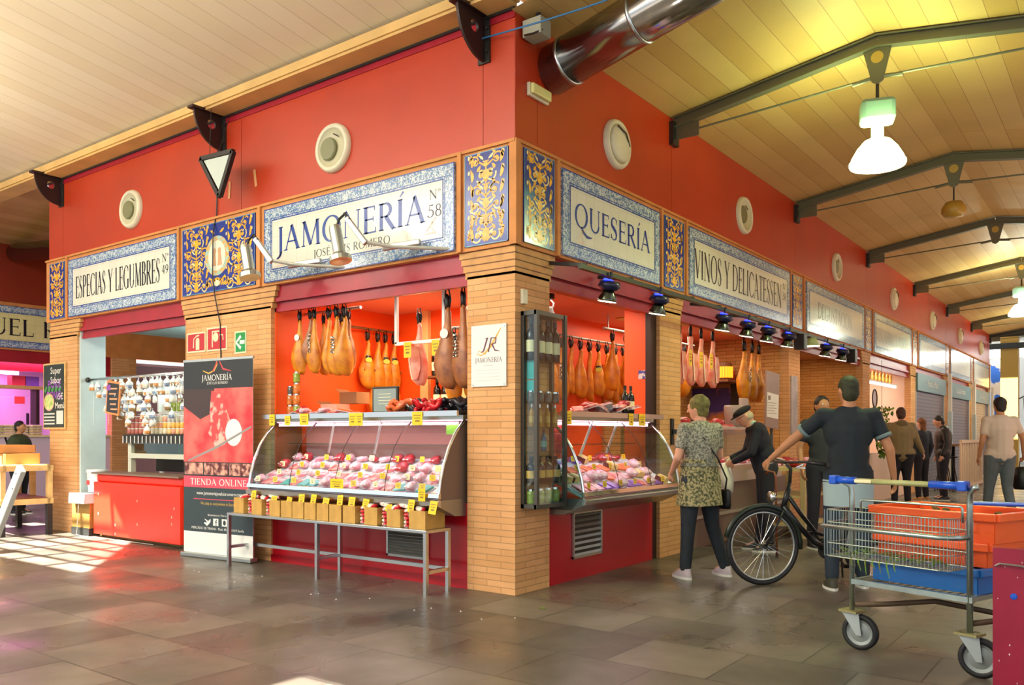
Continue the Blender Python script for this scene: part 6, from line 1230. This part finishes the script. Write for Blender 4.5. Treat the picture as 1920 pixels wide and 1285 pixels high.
t = thing('market_counter', 'pale counter of the magenta stall under the stacked trays', 'counter', (-12.55, 1.2, 0)); B().box(-.3, .3, -2.2, 1.9, 0, 1.25).build('counter_body', mag, t); B().box(-.34, .34, -2.2, 1.9, 1.25, 1.29).build('counter_top', mat('yellow_top', '#d9cf9a', .4), t)
TR = thing('food_tray', 'x', 'tray', (0, 0, 0)); B().box(-.13, .13, -.10, .10, 0, .035).build('tray_base', mat('green_tray', '#8f9a5a', .5, col2='#d0c88a', vs=14), TR, bevel=.008); B().box(-.11, .11, -.08, .08, .035, .045).build('tray_lid', film, TR); PT = Proto(TR)
for i in range(24): PT.put((-12.5+.05*(i % 2), .65+.22*(i % 6), 1.292+.047*(i//6)), .1*(i % 3), 'food tray, %s from the left in the %s layer on the magenta counter' % (O[i % 6], O[i//6]), 'stacked food trays on the magenta counter')
# ------------------------------------------------------------------ wine stall
t = thing('wine_counter', 'pale counter case with meats in the VINOS stall behind the woman', 'display case', (0, 0, 0)); B().box(-.35, .04, 3.08, 6.2, .72, .92).build('counter_body', mat('pinkish_steel', '#b8a49a', .3, .6), t); B().box(-.3, -.28, 3.1, 6.1, .92, 1.35).build('rear_glass', glassb, t); B().box(-.34, .03, 3.08, 5.4, 1.36, 1.39).build('top_shelf', mat('pinkish_steel', '#b8a49a'), t); B().box(.02, .028, 3.1, 5.4, .92, 1.36).build('front_glass', glass, t)
for i in range(40):
    k = (0, 5, 6, 2, 4, 1)[i % 6]; PK[k].put((-.22+.11*(i % 2), 3.2+.145*(i//2), .925), label='%s, %s from left, %s row of wine stall case' % (PN[k], O[i//2], ('back', 'front')[i % 2]), group='goods in the wine stall case', sc=1.2, rot=(0, 0, rnd.uniform(0, 3)))
for i in range(9):
    k = (2, 5, 0, 6)[i % 4]; PK[k].put((-.15, 3.2+.24*i, 1.392), label='%s, %s from left atop the wine stall case' % (PN[k], O[i]), group='goods on top of the wine stall case', sc=1.5, rot=(0, 0, .4*i))
light('case_light', 'AREA', (-.12, 4.3, 1.34), 10, (1, .8, .7), 2.2, (0, 0, PI/2), .1)
struct('trim_33', B().box(-1.46, -.62, 5.9, 6.56, 2.05, 2.08), woodd)
t = thing('lantern', 'amber barrel shaped lantern on the wine stall shelf', 'lamp', (-.80, 6.2, 2.08)); B().lathe([(.10, 0), (.115, .03), (.115, .22), (.10, .26)], 18).build('lantern_frame', woodd, t); b = B(); [b.box(-.015, .015, -.13, -.118, .04, .20, Matrix.Rotation(a, 4, 'Z')) for a in (-.9, -.6, -.3, 0, .3, .6, .9, 1.2, 1.5)]; b.build('glow_slats', mat('amber_glow', '#ff9a20', .4, emit=1.6), t)
t = thing('wine_poster', 'blue and amber poster with a large dark bottle behind the wine stall', 'poster', (-.95, 6.56, 1.65)); B().box(-.55, .35, -.012, 0, -.35, .35).build('poster_sheet', mat('poster_blue', '#3a2f7a', .4, col2='#c9803a', vs=1.6, thr=(.5, .6)), t); B().ribbon([(.22, -.2), (.22, .12), (.16, .28), (.13, .55)], [.24, .24, .10, .09], -.016).build('bottle_shape', dk, t); B().ribbon([(.13, .42), (.125, .60)], .10, -.018).build('bottle_cap', mat('cap_red', '#d0402a', .4), t)
t = thing('weighing_scale', 'grey weighing scale on the wine stall counter', 'scale', (-.10, 5.15, 1.392)); B().box(-.12, .12, -.16, .16, 0, .06).build('scale_base', alu, t, bevel=.01); B().box(-.02, .02, -.13, .13, .12, .38).build('scale_display', mat('scale_grey', '#b5a29c', .4), t, bevel=.01); B().box(-.015, .015, -.02, .02, .06, .14).build('scale_neck', dgrey, t)
tag(B().loft([(0, 0, 0, .10, .10), (0, 0, .25, .12, .12), (0, 0, .28, .11, .11)], 16).build('grey_canister', mat('canister', '#a08e88', .4), loc=(-.12, 4.85, 1.392), smooth=True), 'grey canister beside the weighing scale', 'canister')
t = thing('notice_panel', 'tall brownish notice panel with a white sheet leaning at the right of the wine opening', 'notice', (.06, 5.78, 1.38), PI/2); b = B().box(-.30, .20, -.012, .012, 0, .76, Matrix.Rotation(.06, 4, 'Y')); b.build('panel_board', mat('panel_brown', '#8f6f60', .4), t); B().box(-.02, .02, .0, .03, -.50, .3).build('support_strut', dgrey, t); B().box(-.27, .17, -.015, -.012, .14, .47, Matrix.Rotation(.06, 4, 'Y')).build('panel_sheet', paper, t); b = B(); b.quad(-.22, -.12, .38, .44, -.0165); [b.quad(-.24, .10-.05*(k % 2), .34-.035*k, .347-.035*k, -.0165) for k in range(5)]; b.build('panel_text', mat('panel_ink', '#8a7468', .5), t)
tag(B().box(.0, .02, 6.68, 6.95, 1.2, 2.15).build('menu_notice', mat('menu_panel', '#b9a9a4', .4, col2='#8d7f7c', vs=4)), 'grey menu notice on the third pillar of the right side', 'notice')
t = thing('tasting_table', 'cream wooden table with meat trays and a low shelf before the third pillar', 'table', (.42, 5.62, 0), PI/2)
cw = mat('cream_wood', '#cdbb7c', .5)
for x in (-.50, .50):
    for y in (-.26, .26): B().box(x-.03, x+.03, y-.03, y+.03, 0, .84).build('leg', cw, t)
B().box(-.56, .56, -.30, .30, .84, .885).build('tabletop', cw, t); B().box(-.52, .52, -.27, .27, .50, .53).build('middle_shelf', cw, t); B().box(-.52, .52, -.27, .27, .14, .17).build('bottom_shelf', cw, t)
for i in range(10):
    k = (0, 5, 7, 6, 1)[i % 5]; PK[k].put((.26+.26*(i % 2), 5.2+.19*(i//2), .887), label='%s on the tasting table, %s from left, %s row' % (PN[k], O[i//2], ('back', 'front')[i % 2]), group='goods on the tasting table', sc=1.6, rot=(0, 0, .5*i))
t = thing('blue_bucket', 'small blue ribbed bucket hanging at the end of the tasting table', 'bucket', (.86, 5.72, .62)); B().loft([(0, 0, 0, .10, .10), (0, 0, .26, .13, .13)], 20).build('bucket_body', mat('bucket_blue', '#2a48c0', .35), t, smooth=True); B().lathe([(.13, .255), (.14, .26), (.14, .275), (.13, .28)], 20).build('bucket_rim', mat('bucket_rim', '#c9b9d0', .4), t)
B().tube([(.0, 0, .25), (-.08, 0, .30), (-.16, 0, .27)], .006, 6).build('bucket_hook', alu, t)
# fish stall: bottles, ring mirror, plant
t = thing('bottle_shelf', 'lit white shelf with bottles high in the pale pink stall', 'shelf', (-.30, 12.9, 2.36)); B().box(-.1, .1, -1.6, 1.5, 0, .03).build('shelf_board', white, t); B().tube([(.08, -1.5, -.03), (.08, 1.4, -.03)], .02, 6).build('shelf_lamp', mat('shelf_glow', '#fff2dd', .3, emit=9), t)
for i in range(10): BO.put((-.30, 11.5+.3*i, 2.391), label='amber bottle on the lit shelf of the pale pink stall, %s from the left' % O[i], group='bottles on the lit shelf', sc=1.0)
light('stall_light', 'AREA', (-.7, 12.7, 2.68), 60, (1, .86, .74), 1, (0, 0, 0), 3); light('stall_light', 'AREA', (-.7, 8.7, 2.68), 22, (1, .72, .42), 1, (0, 0, 0), 3)
t = thing('ring_mirror', 'dark rimmed round mirror hanging above the trailing plant', 'mirror', (.05, 11.35, 1.98), PI/2); B().tube([(.17*math.cos(2*PI*k/24), 0, .17*math.sin(2*PI*k/24)) for k in range(24)], .012, 8, closed=True).build('mirror_rim', dgrey, t, smooth=True); B().disc(0, 0, .165, .165, .005, 24).build('mirror_glass', mat('mirror_face', '#d9c0ba', .2), t)
t = thing('hanging_plant', 'trailing green plant hanging before the pale pink stall', 'plant', (.15, 11.45, 1.80)); rr = random.Random(9); lf = [B(), B()]
for k in range(260):
    z = -rr.random()**1.3*.95; r_ = .28*(1-abs(z)/1.25); a = rr.uniform(0, 6.3); q_ = rr.uniform(.2, 1)*r_
    M = Matrix.Translation((q_*math.cos(a)*.8, q_*math.sin(a), z)) @ Matrix.Rotation(a, 4, 'Z') @ Matrix.Rotation(rr.uniform(-.9, .9), 4, 'Y') @ Matrix.Rotation(rr.uniform(-.9, .9), 4, 'X')
    vs = [lf[k % 2].bm.verts.new(M @ Vector(v)) for v in ((0, 0, .045), (.022, 0, .01), (0, .005, -.04), (-.022, 0, .01))]; lf[k % 2].f(vs)
lf[0].build('foliage', mat('leaf_green', '#4f7a1e', .5, var=.3, vs=3), t, recalc=False); lf[1].build('light_foliage', mat('leaf_light', '#8aa83a', .5), t, recalc=False); b = B(); [b.tube([(0, 0, .05), (.1*math.cos(a), .15*math.sin(a), -.2), (.08*math.cos(a), .12*math.sin(a), -.8)], .004, 4) for a in (0, 1, 2, 3, 4, 5)]; b.build('vines', mat('vine', '#4a5a1e', .6), t); B().tube([(0, 0, .05), (0, 0, .9)], .004, 4).build('hanger_cord', dgrey, t)
# shutters and awning signs of the three closed stalls
shm = brickmat('shutter_slats', '#6e4040', '#6a3c3d', '#3a2224', 40, .085, .012, off=0, rough=.3, bump=.8, var=.05, metal=.4)
tealm = mat('teal_fascia', '#5f8086', .4)
for k in range(3):
    y0 = 15.30+4.065*k; t = thing('roller_shutter', 'closed maroon roller shutter, %s after the pale pink stall' % O[k], 'shutter', (-.02, y0+1.70, 0), PI/2)
    B().box(-1.72, 1.72, -.0, .04, 0, 2.35).build('shutter_curtain', shm, t); B().box(-1.76, -1.70, -.03, .04, 0, 2.7).build('guide_rail', alu, t); B().box(1.70, 1.76, -.03, .04, 0, 2.7).build('guide_rail', alu, t)
    t = thing('fascia_sign', 'grey-blue shop fascia with pale lettering above the %s closed shutter' % O[k], 'sign', (.0, y0+1.70, 2.50), PI/2); B().box(-1.75, 1.75, -.05, 0, -.20, .20).build('fascia_board', tealm, t); small('lettering', ('Frutas La Placa', 'La Casa Fundada', 'Los Triana')[k], .22, paper, t, (0, -.055, -.06))
    t = thing('white_post', 'white post between the closed stalls, %s from the pale pink stall' % O[k], 'post', (.09, y0-.28+(4.065 if k < 3 else 0), 0)); B().box(-.04, .04, -.05, .05, 0, 2.9).build('post_shaft', white, t); B().box(-.06, .06, -.08, .08, 0, .05).build('post_foot', alu, t); B().box(-.05, .05, -.06, .06, 1.0, 1.9).build('post_sleeve', mat('pale_blue_sleeve', '#b9cdd4', .4), t)
t = thing('wooden_barrier', 'pale wooden slatted barrier before the closed shutters', 'barrier', (.80, 17.6, 0), PI/2); b = B()
B().box(-1.6, 1.7, -.03, .03, 1.10, 1.17).build('top_rail', mat('barrier_wood', '#c9a888', .5), t); B().box(-1.6, 1.7, -.03, .03, .05, .12).build('bottom_rail', mat('barrier_wood', '#c9a888'), t)
for k in range(14): B().box(-1.6+.25*k-.035, -1.6+.25*k+.035, -.02, .02, .0, 1.10).build('slat', mat('barrier_wood', '#c9a888'), t)
t = thing('high_table', 'dark high table with stools behind the wooden barrier', 'table', (.35, 17.2, 0)); B().box(-.3, .3, -.8, .8, 1.02, 1.06).build('tabletop', woodd, t)
for y in (-.7, .7): B().box(-.04, .04, y-.04, y+.04, 0, 1.02).build('leg', black, t)
for i, y in enumerate((16.6, 17.4)):
    t = thing('bar_stool', 'black bar stool behind the wooden barrier, %s one' % ('near', 'far')[i], 'stool', (.45, y-.6, 0)); B().lathe([(.16, .74), (.17, .77), (.0001, .78)], 14).build('seat', black, t); [B().tube([(.05*a, .05*c, .74), (.16*a, .16*c, 0)], .012, 5).build('leg', black, t) for a in (-1, 1) for c in (-1, 1)]
# far end bits
t = thing('far_lamp_arm', 'small dark lamp arm on the far yellow brick column', 'lamp', (.62, 29.8, 2.6)); B().tube([(0, 0, 0), (.2, -.1, .1)], .03, 6).build('arm', dgrey, t); B().lathe([(.10, -.5), (.12, -.1), (.05, 0), (.0001, .0)], 12, Matrix.Translation((.25, -.1, .1))).build('lamp_head', dgrey, t)
light('outside_glow', 'AREA', (1.5, 34, 5.4), 700, (.95, .98, 1), 10, (math.radians(25), 0, 0), 6)
# litter on the floor
tag(B().box(-.02, .02, -.012, .012, 0, .004).jit(.004, 40).build('leaf_scrap', mat('fresh_leaves', '#5f9a2a'), loc=(.46, -.28, .003)), 'tiny green leaf scrap on the floor before the corner pillar', 'leaf')
rr = random.Random(21)
for i in range(14): tag(B().sph((0, 0, .004), .008, .006, .004, 6).build('paper_crumb', paper, loc=(rr.uniform(-3.2, .5), rr.uniform(-1.0, -.55), 0)), 'tiny white crumb on the floor in front of the low steel table', 'crumb', 'white crumbs on the floor')
# remove templates that were never placed
for p in [HG, HG1, HG2, HG3, HB3, HB, HC, HS, BW, BG, BO, BR, BK, JA, JO, JS, CS, CP, CB, CL, WB, BS, BL, PT]+PK+LS+SB+JP:
    if not p.used:
        for c in list(p.r.children): bpy.data.objects.remove(c)
        bpy.data.objects.remove(p.r)
